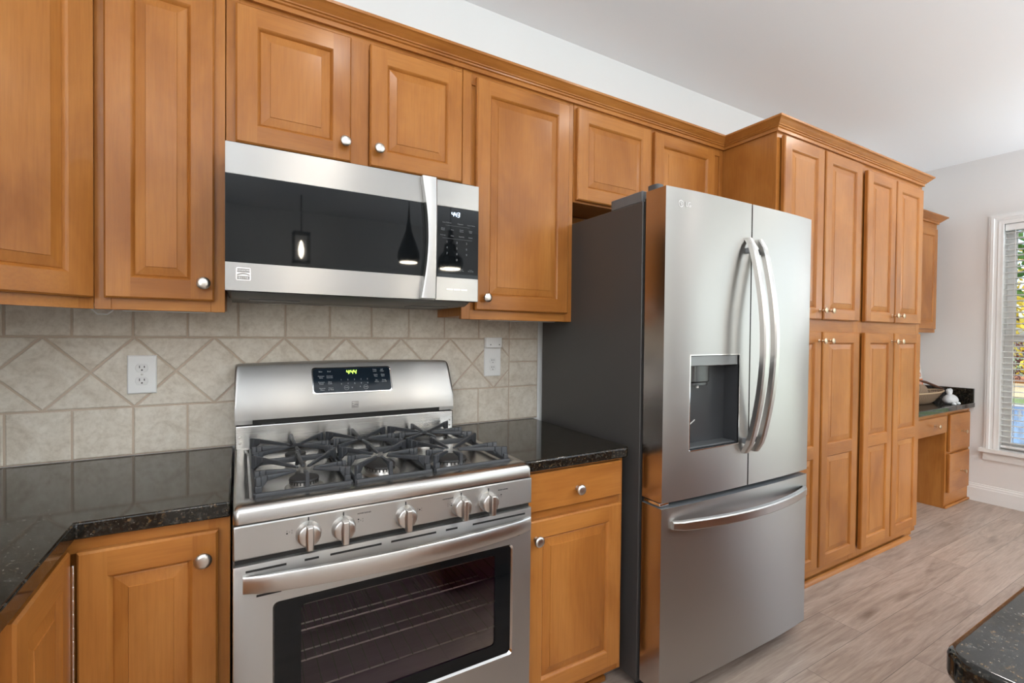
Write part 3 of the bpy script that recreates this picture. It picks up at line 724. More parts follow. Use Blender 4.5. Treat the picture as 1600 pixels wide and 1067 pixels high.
# ---------------------------------------------------------------- microwave
MX0, MX1, MY, MZ0, MZ1 = .0005, .7595, -.430, 1.4275, 1.830
mw = thing('microwave_oven', 'stainless over-the-range microwave with black glass door', 'microwave', (.38, -.2, MZ0))
MB().box(MX0+.003, MX1-.003, -.398, -.012, 1.431, 1.8425).build('body', mat('microwave_case', (.02, .02, .021), .4), mw, bevel=.002)
# underside tray with vents
b = MB(); b.prism([(-.395, 1.430), (-.345, 1.414), (-.06, 1.414), (-.020, 1.430)], 'x', MX0+.012, MX1-.012); ut = b.build('underside', mat('microwave_bottom', (.012, .012, .012), .3), mw, bevel=.002)
b = MB()
for x0, x1, y0, y1 in ((.06, .20, -.30, -.22), (.56, .70, -.30, -.22)):
    MB().box(x0, x1, y0, y1, 1.4115, 1.414).build('lamp_cover', MGREY, ut, bevel=.001)
for x0, x1 in ((.09, .24), (.30, .46)): MB().box(x0, x1, -.12, -.07, 1.412, 1.414).build('grease_filter', ALU, ut, bevel=.001)
DX = .598
b = MB(); b.box(MX0, DX, MY, -.399, 1.745, MZ1, 0); b.box(MX0, DX, MY, -.399, MZ0, 1.5045, 0); b.box(MX0, MX0+.0006, MY, -.399, 1.5045, 1.745, 1)
b.box(MX0+.0008, .5985, MY+.0035, -.3995, 1.5043, 1.7452, 1)
md = b.build('door', [STEEL, BLACK], mw, bevel=.0015)
MB().box(MX0+.0006, .5975, MY+.0008, MY+.0036, 1.505, 1.7446).build('door_glass', BGLASS, md)
n = 20; outer = []; hp = MB(); rings = []
for i in range(n+1):
    t = i/n; z = 1.4305+(1.8265-1.4305)*t; s_ = math.sin(PI*t); xl = .5455+.0205*s_; y = MY-.016-.006*s_
    rings.append([(xl, MY-.001, z), (xl, y-.006, z), (xl+.004, y-.009, z), (.592, y-.009, z), (.5965, y-.005, z), (.5965, MY-.001, z)])
hp.loft(rings); hp.build('handle', mat('microwave_handle_steel', (.45, .445, .44), .34, 1.0), md, smooth=40)
b = MB(); b.box(.6012, MX1, MY, -.399, 1.7435, MZ1, 0); b.box(.6012, MX1, MY, -.399, MZ0, 1.5068, 0); b.box(.6014, MX1-.0002, MY+.0035, -.3992, 1.5066, 1.7437, 1)
mp_ = b.build('control_panel', [STEEL, BLACK], mw, bevel=.0015)
kp = MB().box(.6016, MX1-.0004, MY+.0008, MY+.0036, 1.5071, 1.7432).build('keypad_glass', BGLASS, mp_); kp['_w'] = mw['_w']
b = MB(); digits(b, '443', .6575, 1.714, .0145, MY+.0008, slant=.12, t=.15); b.box(.6700, .6712, MY+.0002, MY+.0008, 1.7175, 1.719); b.box(.6705, .6717, MY+.0002, MY+.0008, 1.7235, 1.725)
b.build('clock_digits', BLUELED, kp)
PK = mat('faint_print', (.20, .21, .22), .6)
def mt(s, x, z, sz=.0060): return text('key_lettering', s, (x, MY+.0004, z), sz, PK, kp)
mt('Auto Defrost', .641, 1.691); mt('Popcorn', .690, 1.6905); mt('Sensor Reheat', .731, 1.690, .005)
for r_, row in enumerate((('Baked\nPotato', 'Pizza', 'Frozen\nEntree', 'Soften\nMelt'), ('Beverage', 'Clear', 'Vegetable', 'Reheat'))):
    for k, s in enumerate(row): mt(s, .627+.034*k, 1.668-.020*r_, .0052)
for i, s in enumerate('123456789'): mt(s, .642+(i % 3)*.036, 1.626-(i//3)*.0195, .010)
mt('0', .678, 1.567, .010)
for k, s in enumerate(('Light\nHi-Lo-Off', 'Turntable', 'Start\n+30 Sec', 'Vent\nHi-Lo-Off')): mt(s, .627+.0345*k, 1.534, .0052)
b = MB(); b.box(.636, .726, MY+.0003, MY+.0008, 1.6815, 1.6820); b.box(.625, .735, MY+.0003, MY+.0008, 1.638, 1.6385); b.build('key_rules', PK, kp)
for k in range(3): MB().box(.6405+.0265*k, .6645+.0265*k, MY-.001, MY, 1.4625, 1.4685).build('button', [NICKEL], mp_, bevel=.0006)
# badge
b = MB(); cx, cz, s = .044, 1.4735, .036
b.prism(rounded([(cx-s/2, cz-s/2, .004), (cx+s/2, cz-s/2, .004), (cx+s/2, cz+s/2, .004), (cx-s/2, cz+s/2, .004)], 0, 4), 'y', MY-.0012, MY)
bd = b.build('badge', [CHROME], md)
b = MB(); i_ = s*.42
b.box(cx-i_, cx+i_, MY-.0017, MY-.0012, cz+.0045, cz+i_, 0); b.box(cx-i_, cx+i_, MY-.0017, MY-.0012, cz-i_, cz-.0055, 0)
sw = [(cx-i_+2*i_*t, cz-.003+.0045*math.sin(3.0*t)) for t in [k/8 for k in range(9)]]
b.loft([[(x, MY-.0017, z-.002), (x, MY-.0012, z-.002), (x, MY-.0012, z+.0015), (x, MY-.0017, z+.0015)] for x, z in sw], 0)
b.build('badge_field', [ETCH], bd)
text('badge_lettering', 'KENMORE', (cx, MY-.0018, cz+.0098), .0066, CHROME, bd); text('badge_lettering', 'E L I T E', (cx, MY-.0018, cz-.0105), .0064, CHROME, bd)

# ---------------------------------------------------------------- refrigerator
FX0, FX1, FYF, FYC = 1.2945, 2.1965, -.790, -.680
fr = thing('refrigerator', 'stainless french door refrigerator with water dispenser', 'refrigerator', ((FX0+FX1)/2, -.4, 0))
b = MB().box(FX0, FX1, FYC, -.035, .045, 1.801); b.build('case', FSIDE, fr, bevel=.003)
for x in (FX0+.06, FX1-.06):
    for y in (-.64, -.1): MB().lathe([(.022, 0), (.022, .046)], (x, y, 0), n=12).build('foot', BLACK, fr)
MB().box(FX0+.012, FX1-.012, FYC-.014, FYC+.001, .06, 1.81).build('door_gasket', GAPM, fr)
MB().box(FX0+.02, FX1-.02, FYC-.02, FYC, .012, .060).build('kick_plate', BLACK, fr)
def fy(x):
    t = (x-FX0)/(FX1-FX0)*2-1; return FYF+.004-.013*(1-abs(t)**3.2)
def ftop(mb, x0, x1, z0, z1, hole=None, n=14, m=0):
    xs = [x0+(x1-x0)*k/n for k in range(n+1)]; zs = [z0, z1]
    if hole:
        xs = sorted([x for x in xs if all(abs(x-h) > .012 for h in hole[:2])]+list(hole[:2])); zs = [z0, hole[2], hole[3], z1]
    for a, c_ in zip(xs, xs[1:]):
        for p, q in zip(zs, zs[1:]):
            if hole and hole[0]-1e-6 <= a and c_ <= hole[1]+1e-6 and p == hole[2]: continue
            mb.face([(a, fy(a), p), (c_, fy(c_), p), (c_, fy(c_), q), (a, fy(a), q)], m)
        for z, zz in ((z0, 0), (z1, 0)): mb.face([(a, fy(a), z), (c_, fy(c_), z), (c_, FYC-.015, z), (a, FYC-.015, z)], 2)
    for x in (x0, x1): mb.face([(x, fy(x), z0), (x, FYC-.015, z0), (x, FYC-.015, z1), (x, fy(x), z1)], 1)
    mb.face([(x0, FYC-.015, z0), (x1, FYC-.015, z0), (x1, FYC-.015, z1), (x0, FYC-.015, z1)], 2)
FSTEEL = steel('brushed_steel_door', (0, 0, 1), (.425, .41, .39), .30, .88)
FEDGE = steel('polished_door_edge', (0, 0, 1), (.55, .50, .47), .20, .4, (5, 5, 5))
FS = [FSTEEL, FEDGE, MGREY]
XM = 1.7555; hole = (1.4205, 1.690, .9085, 1.2465)
b = MB(); ftop(b, FX0, XM-.0035, .737, 1.829, hole); d1 = b.build('door', FS, fr, smooth=30, bevel=0)
b = MB(); ftop(b, XM+.0035, FX1, .737, 1.829); d2 = b.build('door', FS, fr, smooth=30)
b = MB(); ftop(b, FX0, FX1, .068, .7165); d3 = b.build('freezer_drawer', FS, fr, smooth=30)
for d in (d1, d2, d3): d['_w'] = fr['_w']
# top hinge covers
b = MB(); b.box(FX0+.004, FX0+.085, -.672, -.505, 1.801, 1.842); b.build('hinge_cover', mat('hinge_grey', (.12, .125, .13), .45), fr, bevel=.004)
b = MB(); b.prism(rounded([(FX0+.012, -.735, .012), (FX0+.05, -.735, .012), (FX0+.05, -.690, .004), (FX0+.012, -.690, .004)], 0, 4), 'z', 1.8292, 1.853); b.build('hinge_cover', DGREY, fr, bevel=.002)
b = MB().box(FX0+.004, FX0+.05, -.775, -.70, .7205, .7325); b.build('middle_hinge', CHROME, fr, bevel=.002)
# handles
def vbow(x, z0, z1, amp, w, th, n=22):
    mb = MB(); rings = []
    for i in range(n+1):
        t = i/n; z = z0+(z1-z0)*t; s_ = math.sin(PI*t); y = fy(x)+.004-.012*min(1, s_*6)-amp*s_**.9
        ww = w*(.82+.18*min(1, s_*4)); rings.append([(x-ww/2, y, z), (x-ww/2, y-th+.005, z), (x-ww/2+.005, y-th, z), (x+ww/2-.005, y-th, z), (x+ww/2, y-th+.005, z), (x+ww/2, y, z)])
    return mb.loft(rings)
for d, x in ((d1, 1.722), (d2, 1.789)):
    h = vbow(x, .868, 1.694, .062, .028, .022).build('handle', STEELV, d, smooth=40)
    m_ = MB()
    for z in (.915, 1.645): MB().box(x-.007, x+.007, fy(x)-.022, fy(x)+.001, z-.011, z+.011).build('handle_mount', MGREY, h, bevel=.002)
mb = MB(); rings = []
for i in range(27):
    t = i/26; x = 1.338+(2.168-1.338)*t; s_ = math.sin(PI*t); y = fy(x)+.004-.010*min(1, s_*8)-.046*s_**.9; z = .656; h = .034*(.80+.20*min(1, s_*5))
    rings.append([(x, y, z-h/2), (x, y-.014, z-h/2), (x, y-.018, z-h/2+.004), (x, y-.018, z+h/2-.004), (x, y-.014, z+h/2), (x, y, z+h/2)])
mb.loft(rings).build('handle', STEELV, d3, smooth=40)
# dispenser
hx0, hx1, hz0, hz1 = hole; yb = -.735
b = MB(); yo = fy(1.55)
def yy(x): return fy(x)
b.face([(hx0, yb, hz0), (hx1, yb, hz0), (hx1, yb, hz1), (hx0, yb, hz1)])
b.face([(hx0, yy(hx0), hz0), (hx0, yb, hz0), (hx0, yb, hz1), (hx0, yy(hx0), hz1)]); b.face([(hx1, yy(hx1), hz0), (hx1, yb, hz0), (hx1, yb, hz1), (hx1, yy(hx1), hz1)])
b.face([(hx0, yy(hx0), hz1), (hx1, yy(hx1), hz1), (hx1, yb, hz1), (hx0, yb, hz1)]); b.face([(hx0, yy(hx0), hz0), (hx1, yy(hx1), hz0), (hx1, yb, hz0), (hx0, yb, hz0)])
ds = b.build('water_dispenser', mat('dispenser_grey', (.042, .044, .048), .28), d1); ds['_w'] = fr['_w']
MB().box(hx0+.001, hx1-.001, yo+.004, yb+.0, 1.2085, hz1-.001).build('control_strip', mat('dispenser_strip', (.22, .225, .23), .3, .6), ds, bevel=.002)
b = MB()
b.lathe([(.046, 0), (.046, .034), (.044, .036), (.044, .050), (.040, .053), (.001, .053)], (1.498, -.765, 1.2085), n=28) if False else b.prism(rounded([(1.452, -.778, .02), (1.556, -.778, .02), (1.556, -.736, 0), (1.452, -.736, 0)], 0, 5), 'z', 1.148, 1.2085)
b.prism(rounded([(1.456, -.774, .02), (1.552, -.774, .02), (1.552, -.7365, 0), (1.456, -.7365, 0)], 0, 5), 'z', 1.134, 1.146)
b.build('nozzle_block', mat('nozzle_chrome', (.09, .09, .092), .2, .8), ds, bevel=.0015)
MB().lathe([(.006, 0), (.006, .010), (.001, .010)], (1.505, -.756, 1.124), n=12).build('spout', WHITE, ds, smooth=40)
MB().box(hx0+.004, hx1-.004, yo+.010, yb, hz0+.001, hz0+.008).build('drip_tray', DGREY, ds, bevel=.002)
b = MB().tube([(hx0+.004, yb-.012, .992), (hx0+.05, yb-.018, .990), (hx0+.085, yb-.012, 1.004)], .0025, 6); b.build('lever', ALU, ds, smooth=60)
b = MB()
for (x0, x1, z0, z1) in ((hx0-.003, hx0, hz0-.003, hz1+.003), (hx1, hx1+.003, hz0-.003, hz1+.003), (hx0, hx1, hz0-.003, hz0), (hx0, hx1, hz1, hz1+.003)): b.box(x0, x1, fy((x0+x1)/2)-.0018, fy((x0+x1)/2)+.004, z0, z1)
b.build('bezel', CHROME, ds)
# maker's mark
b = MB(); cx, cz, r = 1.363, 1.776, .0125; yl = fy(cx)-.0006
ring = lambda q: [(cx+q*math.cos(2*PI*k/28), yl, cz+q*math.sin(2*PI*k/28)) for k in range(28)]
b.loft([ring(r), ring(r*.80)], 0, cap=False); b.box(cx+.003, cx+.0075, yl-.0004, yl, cz-.0008, cz+.0008)
b.box(cx-.0015, cx+.0005, yl-.0004, yl, cz-.006, cz+.0065); b.box(cx-.0015, cx+.005, yl-.0004, yl, cz-.006, cz-.0042); b.lathe([(.0016, 0), (.0016, .0004)], (cx-.0055, yl, cz+.004), 'y', 10)
lg = b.build('logo', WHITE, d1); lg['_w'] = fr['_w']
text('logo_lettering', 'LG', (1.3975, fy(1.3975)-.0006, cz), .0245, WHITE, lg)

# ---------------------------------------------------------------- outlets
def outlet(label, x0, x1, z0, z1, plug):
    cx, cz = (x0+x1)/2, (z0+z1)/2; w = thing('outlet', label, 'outlet', (cx, -.009, cz))
    b = MB(); r4 = lambda i, y: [(x0+i, y, z0+i), (x1-i, y, z0+i), (x1-i, y, z1-i), (x0+i, y, z1-i)]
    b.loft([r4(0, -.0092), r4(0, -.0135), r4(.003, -.0158)]); b.build('cover_plate', WHITE, w, smooth=20)
    offs = (.021, -.0205) if not plug else (-.001, -.033)
    for k, dz in enumerate(offs):
        z = cz+dz; b = MB()
        rec = [(cx+.0172*math.copysign(min(1, abs(math.cos(t))*1.0), math.cos(t)), z+max(-.0135, min(.0135, .0172*math.sin(t)))) for t in [2*PI*k_/32 for k_ in range(32)]]
        b.loft([[(p, -.0157, q) for p, q in rec], [(p, -.0168, q) for p, q in rec], [(cx+(p-cx)*.96, -.0172, z+(q-z)*.96) for p, q in rec]])
        rc = b.build('receptacle', mat('receptacle_white', (.72, .72, .71), .35) if k == 0 else bpy.data.materials['receptacle_white'], w, smooth=30)
        b = MB()
        s_ = .8 if plug else 1.
        for dx, hh in ((-.0062*s_, .0042*s_), (.0062*s_, .0034*s_)): b.box(cx+dx-.0011, cx+dx+.0011, -.0176, -.0170, z+.0035-hh, z+.0035+hh)
        b.lathe([(.0024*s_, 0), (.0024*s_, .0006)], (cx, -.0170, z-.0068), 'y', 12); b.build('slots', GAPM, rc)
    if not plug:
        MB().lathe([(.003, 0), (.0025, .001), (.001, .0012)], (cx, -.0158, cz), 'y', 12).build('screw', ALU, w, smooth=60)
    return w
outlet('white outlet on the tiles left of the range', -.275, -.199, 1.1125, 1.2355, False)
ow = outlet('white outlet with a plugged-in sensor unit, on the tiles right of the range', .9955, 1.0795, 1.1245, 1.2655, True)
t = tag(MB().loft([[(x, y, z) for x, y in [(.9950, -.0095), (.9950, -.022), (.998+.0, -.030), (1.0375, -.036), (1.077, -.030), (1.080, -.022), (1.080, -.0095)]] for z in (1.254, 1.3005)]).build('night_light', WHITE, bevel=.002), 'white plug-in night light atop the right outlet', 'night light')
b = MB()
for x in (1.0175, 1.062): b.lathe([(.0028, 0), (.001, .0006)], (x, -.0335, 1.268), 'y', 10)
b.build('sensor_dots', DGREY, t)

# ---------------------------------------------------------------- desk nook
YK = -.452; DXR = XW-.006
dk = thing('desk_drawer_cabinet', 'two-drawer maple desk cabinet against the right wall', 'cabinet', (5.0, -.23, 0))
b = MB(); b.box(4.765, DXR, YK+.019, -.004, .0, .758, 0); b.build('body', [WV], dk)
b = MB(); b.box(4.764, 4.796, YK, YK+.0195, 0, .758, 0); b.box(DXR-.028, DXR, YK, YK+.0195, 0, .758, 0)
for z0, z1 in ((.735, .7578), (.415, .44), (.0, .115)): b.box(4.796, DXR-.028, YK+.0003, YK+.0192, z0, z1, 1)
b.box(4.796, DXR-.028, YK+.006, YK+.019, .1, .74, 0)
b.build('face_frame', [WV, WH], dk)
d = door(dk, 4.803, 5.196, .437, .728, YK-.0205, kn=(5.02, .585), kind='slab', name='drawer', which='warm')
d = door(dk, 4.803, 5.196, .118, .420, YK-.0205, kn=(5.02, .270), kind='slab', name='drawer', which='warm')
ap = thing('pencil_drawer_unit', 'shallow single pencil drawer under the desk counter', 'drawer', (4.35, -.23, .60))
b = MB(); b.box(3.954, 4.763, YK+.019, -.03, .60, .758, 0); b.build('body', [WV], ap)
b = MB(); b.box(3.954, 4.763, YK, YK+.0195, .590, .758, 0); b.build('apron', [WH], ap)
d = door(ap, 4.02, 4.735, .600, .728, YK-.0205, kn=(4.50, .668), kind='slab', name='drawer_front', which='warm')
tag(MB().box(3.954, DXR, -.486, -.004, .7595, .798).build('granite_desk_counter', GRAN, bevel=.004, seg=2), 'dark granite desk counter in the far nook', 'countertop')
tag(MB().box(DXR-.022, DXR, -.482, -.005, .7985, .912).build('granite_side_splash', GRAN, bevel=.002), 'upright dark granite splash on the right wall above the desk', 'backsplash')
struct(MB().box(4.765, DXR, YK-.016, YK-.0005, 0, .018), 'trim_5', [WH], 'wood shoe strip under the desk cabinet', bevel=.006)
wc = wallcab('desk_wall_cabinet', 'maple wall cabinet above the desk in the far corner', 4.20, 5.105, 1.366, [((4.23, 4.63, 1.395, 2.225), None), ((4.66, 5.068, 1.395, 2.225), None)], z1=2.285)
struct(sweep([(4.20, -.004), (4.20, YU-.002), (5.107, YU-.002), (5.107, -.004)], [(a*1.15, z-.050) for a, z in CP]), 'trim_6', [WH], 'crown moulding on the desk wall cabinet', smooth=25)
# things on the desk
bk = thing('cookbook', 'cookbook standing upright behind the woven basket', 'book', (5.10, -.18, .798))
T = Matrix.Translation((5.10, -.172, .7985)) @ Matrix.Rotation(math.radians(-7), 4, 'X')
b = MB(); b.T = T; b.box(-.105, .105, 0, .022, 0, .305, 0); b.box(-.103, .1055, .003, .019, .002, .303, 1); b.build('cover', [mat('book_cover', (.72, .70, .66), .4), PAINTW], bk, bevel=.001)
b = MB(); b.T = T; b.box(-.103, .103, -.001, 0, .105, .170, 0); bo = b.build('title_band', mat('orange_band', (.80, .20, .05), .4), bk)
pics = [((.25, .12, .07), (.72, .70, .68)), ((.30, .16, .10), (.62, .36, .26)), ((.62, .34, .24), (.28, .12, .06)), ((.30, .12, .10), (.75, .74, .72))]
for k in range(9):
    r_, q = divmod(k, 3); f0, f1 = pics[(k*2+r_) % 4]; x = -.099+.067*q; z = .238-.060*r_ if r_ < 2 else .045
    b = MB(); b.T = T; b.box(x, x+.062, -.0008, 0, z, z+.055, 0)
    b.lathe([(.020, .0008), (.020, .0014), (.001, .0014)], (x+.031, 0, z+.027), 'y', 14, 1); b.lathe([(.013, .0014), (.013, .0018), (.001, .0018)], (x+.031, 0, z+.024), 'y', 14, 2)
    b.build('cover_picture', [mat('pic_a', f1, .4), mat('pic_b', f0, .4), mat('pic_c', (.66, .40, .30), .4)], bk)
tb = text('title', 'favorites', (5.10, -.172, .93), .046, WHITE, bk, (PI/2+math.radians(-7), 0, 0)); tb.location = Vector((T @ Vector((0, -.0016, .137))))-Vector(bk['_w'])
bs = thing('woven_basket', 'oval woven brown basket with a wooden handle on the desk', 'basket', (4.75, -.30, .7985))
wv = mat('wicker', (.26, .17, .10), .7)
vw = coords(wv, (1, 1, 1), False); ck = N(wv, 'ShaderNodeTexChecker'); ck.inputs['Scale'].default_value = 95; ck.inputs[1].default_value = (.34, .235, .15, 1); ck.inputs[2].default_value = (.10, .06, .035, 1)
L(wv, vw, ck.inputs[0]); L(wv, ck.outputs[0], P(wv).inputs['Base Color'])
b = MB()
b.lathe([(.16, 0), (.20, .010), (.30, .052), (.352, .088), (.358, .092), (.350, .094), (.29, .060), (.19, .016), (.01, .012)], (4.75, -.30, .7985), n=40, sy=.25)
b.build('bowl', wv, bs, smooth=50)
b = MB()
b.tube([(4.75+.354*math.cos(2*PI*k/40), -.30+.0885*math.sin(2*PI*k/40), .8915) for k in range(41)], .006, 6); b.build('rim', mat('rim_straw', (.46, .33, .20), .6), bs, smooth=60)
b = MB(); b.tube([(4.80, -.27, .978), (4.90, -.28, .960), (5.04, -.295, .925), (5.16, -.31, .895)], [.007, .011, .010, .006], 8); b.build('handle', mat('dark_wood_handle', (.11, .045, .025), .4), bs, smooth=60)
b = MB(); b.lathe([(.15, 0), (.16, .03), (.13, .10), (.09, .125), (.01, .13)], (4.68, -.30, .825), n=24, sy=.36); b.build('inner_basket', wv, bs, smooth=50)
rb = thing('rabbit_figurine', 'small white ceramic rabbit on the desk counter', 'figurine', (4.935, -.425, .798))
CER = mat('white_ceramic', (.62, .64, .66), .35)
b = MB(); prf = [(.001, .004), (.040, .006), (.062, .022), (.066, .040), (.055, .060), (.036, .074), (.020, .080), (.001, .081)]
b.lathe(prf, (4.935, -.425, .7945), n=24, sy=.72); b.build('body', CER, rb, smooth=60)
for dx in (-.012, .012):
    b = MB(); b.tube([(4.935+dx, -.42, .872), (4.935+dx*1.6, -.418, .892), (4.935+dx*2.0, -.417, .912), (4.935+dx*2.0, -.417, .922)], [.010, .014, .013, .005], 10); b.build('ear', CER, rb, smooth=60)
for dx in (-.040, .040):
    b = MB(); b.lathe([(.001, 0), (.014, .002), (.016, .010), (.010, .018), (.001, .020)], (4.935+dx, -.460, .7985), n=14); b.build('foot', CER, rb, smooth=60)
b = MB(); b.lathe([(.003, 0), (.001, .001)], (4.942, -.4725, .838), 'y', 8); b.build('nose', INK, rb)

# ---------------------------------------------------------------- window with blinds
wf = MB()
yo0, yo1 = -.5455, WY1-.07
def casing(mb, pts_in, pts_out):
    pass
CPF = [(0, .017), (.010, .017), (.013, .022), (.030, .022), (.034, .015), (.052, .013), (.056, .017), (.0725, .015)]
def casing_path(mb):
    """mitred casing: up the near side, across the head, down the far side"""
    zt_ = 2.305
    for k in range(len(CPF)-1):
        (o0, d0), (o1, d1) = CPF[k], CPF[k+1]
        def L3(o, d): return [(XW-d, yo0-o, .442), (XW-d, yo0-o, zt_-o), (XW-d, yo1+o, zt_-o), (XW-d, yo1+o, .442)]
        a, b_ = L3(o0, d0), L3(o1, d1)
        for q in range(3): mb.face([a[q], a[q+1], b_[q+1], b_[q]])
    a, b_ = [(XW, yo0, .442), (XW, yo0, zt_), (XW, yo1, zt_), (XW, yo1, .442)], [(XW-.017, yo0, .442), (XW-.017, yo0, zt_), (XW-.017, yo1, zt_), (XW-.017, yo1, .442)]
    for q in range(3): mb.face([a[q], a[q+1], b_[q+1], b_[q]])
casing_path(wf)
# jambs
for y0, y1 in ((WY0-.012, WY0-.0005), (WY1+.0005, WY1+.012)): wf.box(XW-.0145, XW+.14, y0, y1, WZ0+.004, WZ1-.0125)
wf.box(XW-.0145, XW+.14, WY1+.0005, WY0-.0005, WZ1-.012, WZ1-.0005)
wf.box(XW-.055, XW+.138, yo1-.02, yo0+.022, .415, WZ0+.003); wf.box(XW-.018, XW, yo1, yo0+.004, .350, .415)
# sashes
for z0, z1, x in ((WZ0+.0035, 1.34, XW+.070), (1.30, WZ1-.0125, XW+.105)):
    for a in ((WY0-.013-.045, WY0-.0125, z0, z1), (WY1+.0125, WY1+.058, z0, z1), (WY1+.0585, WY0-.0585, z0, z0+.05), (WY1+.0585, WY0-.0585, z1-.045, z1)): wf.box(x, x+.03, *a)
w1 = struct(wf, 'window_1', PAINTW, 'white trimmed window in the right wall'); w1['_w'] = (0, 0, 0)
b = MB(); b.box(XW+.083, XW+.086, WY1+.03, WY0-.03, WZ0+.03, 1.33); b.box(XW+.118, XW+.121, WY1+.03, WY0-.03, 1.31, WZ1-.03); b.build('glass', PANE, w1)
bl = thing('window_blind', 'white horizontal slat blind in the window', 'blind', (XW+.03, -1.2, WZ1-.06))
by0, by1 = WY1+.016, WY0-.016
MB().box(XW+.006, XW+.056, by0, by1, WZ1-.065, WZ1-.014).build('head_rail', PAINTW, bl, bevel=.003)
MB().box(XW+.008, XW+.056, by0, by1, WZ0+.022, WZ0+.040).build('bottom_rail', PAINTW, bl, bevel=.003)
SLAT = mat('blind_slat', (.80, .80, .78), .4)
base = None; nz = 38; zt, zb = WZ1-.085, WZ0+.062
for i in range(nz):
    z = zt+(zb-zt)*i/(nz-1)
    if base is None:
        b = MB(); sg = [(-.024, .004), (-.012, .0065), (0, .0070), (.012, .0050), (.024, .0005)]
        pr = [(XW+.032+a, z+c_) for a, c_ in sg]+[(XW+.032+a, z+c_-.0026) for a, c_ in sg[::-1]]
        b.loft([[(x, y, zz) for x, zz in pr] for y in (by0, by1)]); base = b.build('slat', SLAT, bl, smooth=30); z00 = z
    else:
        o = base.copy(); COL.objects.link(o); o.location = (0, 0, z-z00); o['_w'] = bl['_w']
for y in (WY0-.075, (WY0+WY1)/2, WY1+.075):
    b = MB()
    for x in (XW+.006, XW+.058): b.box(x, x+.0012, y-.002, y+.002, WZ0+.03, WZ1-.06)
    b.build('ladder_cord', PAINTW, bl)
# second window and the glass door that frame the added daylight lights
for nm, y0, y1, z0, z1 in (('window_2', -4.55, -2.05, .2, 2.4),):
    b = MB(); ym = (y0+y1)/2
    for a in ((y0-.07, y0+.03, z0-.07, z1+.07), (y1-.03, y1+.07, z0-.07, z1+.07), (ym-.04, ym+.04, z0, z1), (y0, y1, z1-.03, z1+.07), (y0, y1, z0-.07, z0+.03)): b.box(XW-.02, XW-.001, *a)
    struct(b, nm, PAINTW, 'wide breakfast window in the right wall behind the camera')
b = MB(); ya = YB+.001
for x0, x1, z0, z1 in ((.95, 1.05, 0, 2.16), (1.87, 1.97, 0, 2.16), (1.05, 1.87, 2.06, 2.16)): b.box(x0, x1, ya, ya+.022, z0, z1)
b.box(1.05, 1.87, ya, ya+.008, .01, 2.06)
for x0, x1 in ((1.15, 1.42), (1.50, 1.77)):
    for z0, z1 in ((.25, .95), (1.10, 1.90)): b.box(x0, x1, ya+.008, ya+.014, z0, z1)
struct(b, 'door_2', PAINTW, 'white panelled door behind the camera', bevel=.004)
b = MB()
for x0, x1, z0, z1 in ((2.33, 2.43, 0, 2.27), (4.57, 4.67, 0, 2.27), (2.43, 4.57, 2.17, 2.27), (3.46, 3.54, 0, 2.17), (2.43, 4.57, 0, .08)): b.box(x0, x1, YB+.001, YB+.02, z0, z1)
struct(b, 'door_1', PAINTW, 'glazed patio door behind the camera')
b = MB()
for y0, y1, z0, z1 in ((-3.3, -3.22, .95, 2.3), (-1.98, -1.9, .95, 2.3), (-3.25, -1.95, .95, 1.03), (-3.25, -1.95, 2.22, 2.3)): b.box(XL+.001, XL+.02, y0, y1, z0, z1)
struct(b, 'window_4', PAINTW, 'sink window in the left wall')

# ---------------------------------------------------------------- lamps hanging behind the camera (seen reflected)
p1 = thing('pendant_lamp', 'black teardrop pendant lamp reflected in the microwave glass', 'lamp', (1.07, -2.2, 1.82))
b = MB(); b.lathe([(.070, 0), (.078, .03), (.074, .07), (.050, .14), (.022, .22), (.010, .30), (.006, .36), (.003, .40)], (1.07, -2.2, 1.82), n=28); b.build('shade', BLACK, p1, smooth=50)
MB().lathe([(.060, .001), (.001, .001)], (1.07, -2.2, 1.815), n=24).build('bulb', BULB, p1)
MB().tube([(1.07, -2.2, 2.21), (1.07, -2.2, ZC-.01)], .003, 6).build('cord', BLACK, p1)
p2 = thing('pendant_lamp', 'dark faceted glass pendant lamp reflected in the microwave keypad', 'lamp', (1.56, -2.62, 1.86))
b = MB(); b.lathe([(.095, 0), (.110, .04), (.100, .09), (.060, .14), (.050, .20), (.028, .22), (.020, .32)], (1.56, -2.62, 1.86), n=12); b.build('shade', mat('smoked_glass', (.03, .03, .03), .08), p2)
MB().lathe([(.085, .001), (.001, .001)], (1.56, -2.62, 1.855), n=24).build('bulb', BULB, p2)
MB().tube([(1.56, -2.62, 2.17), (1.56, -2.62, ZC-.01)], .003, 6).build('cord', BLACK, p2)
for i, (cx, cy) in enumerate(ADDED_CANS):
    pass

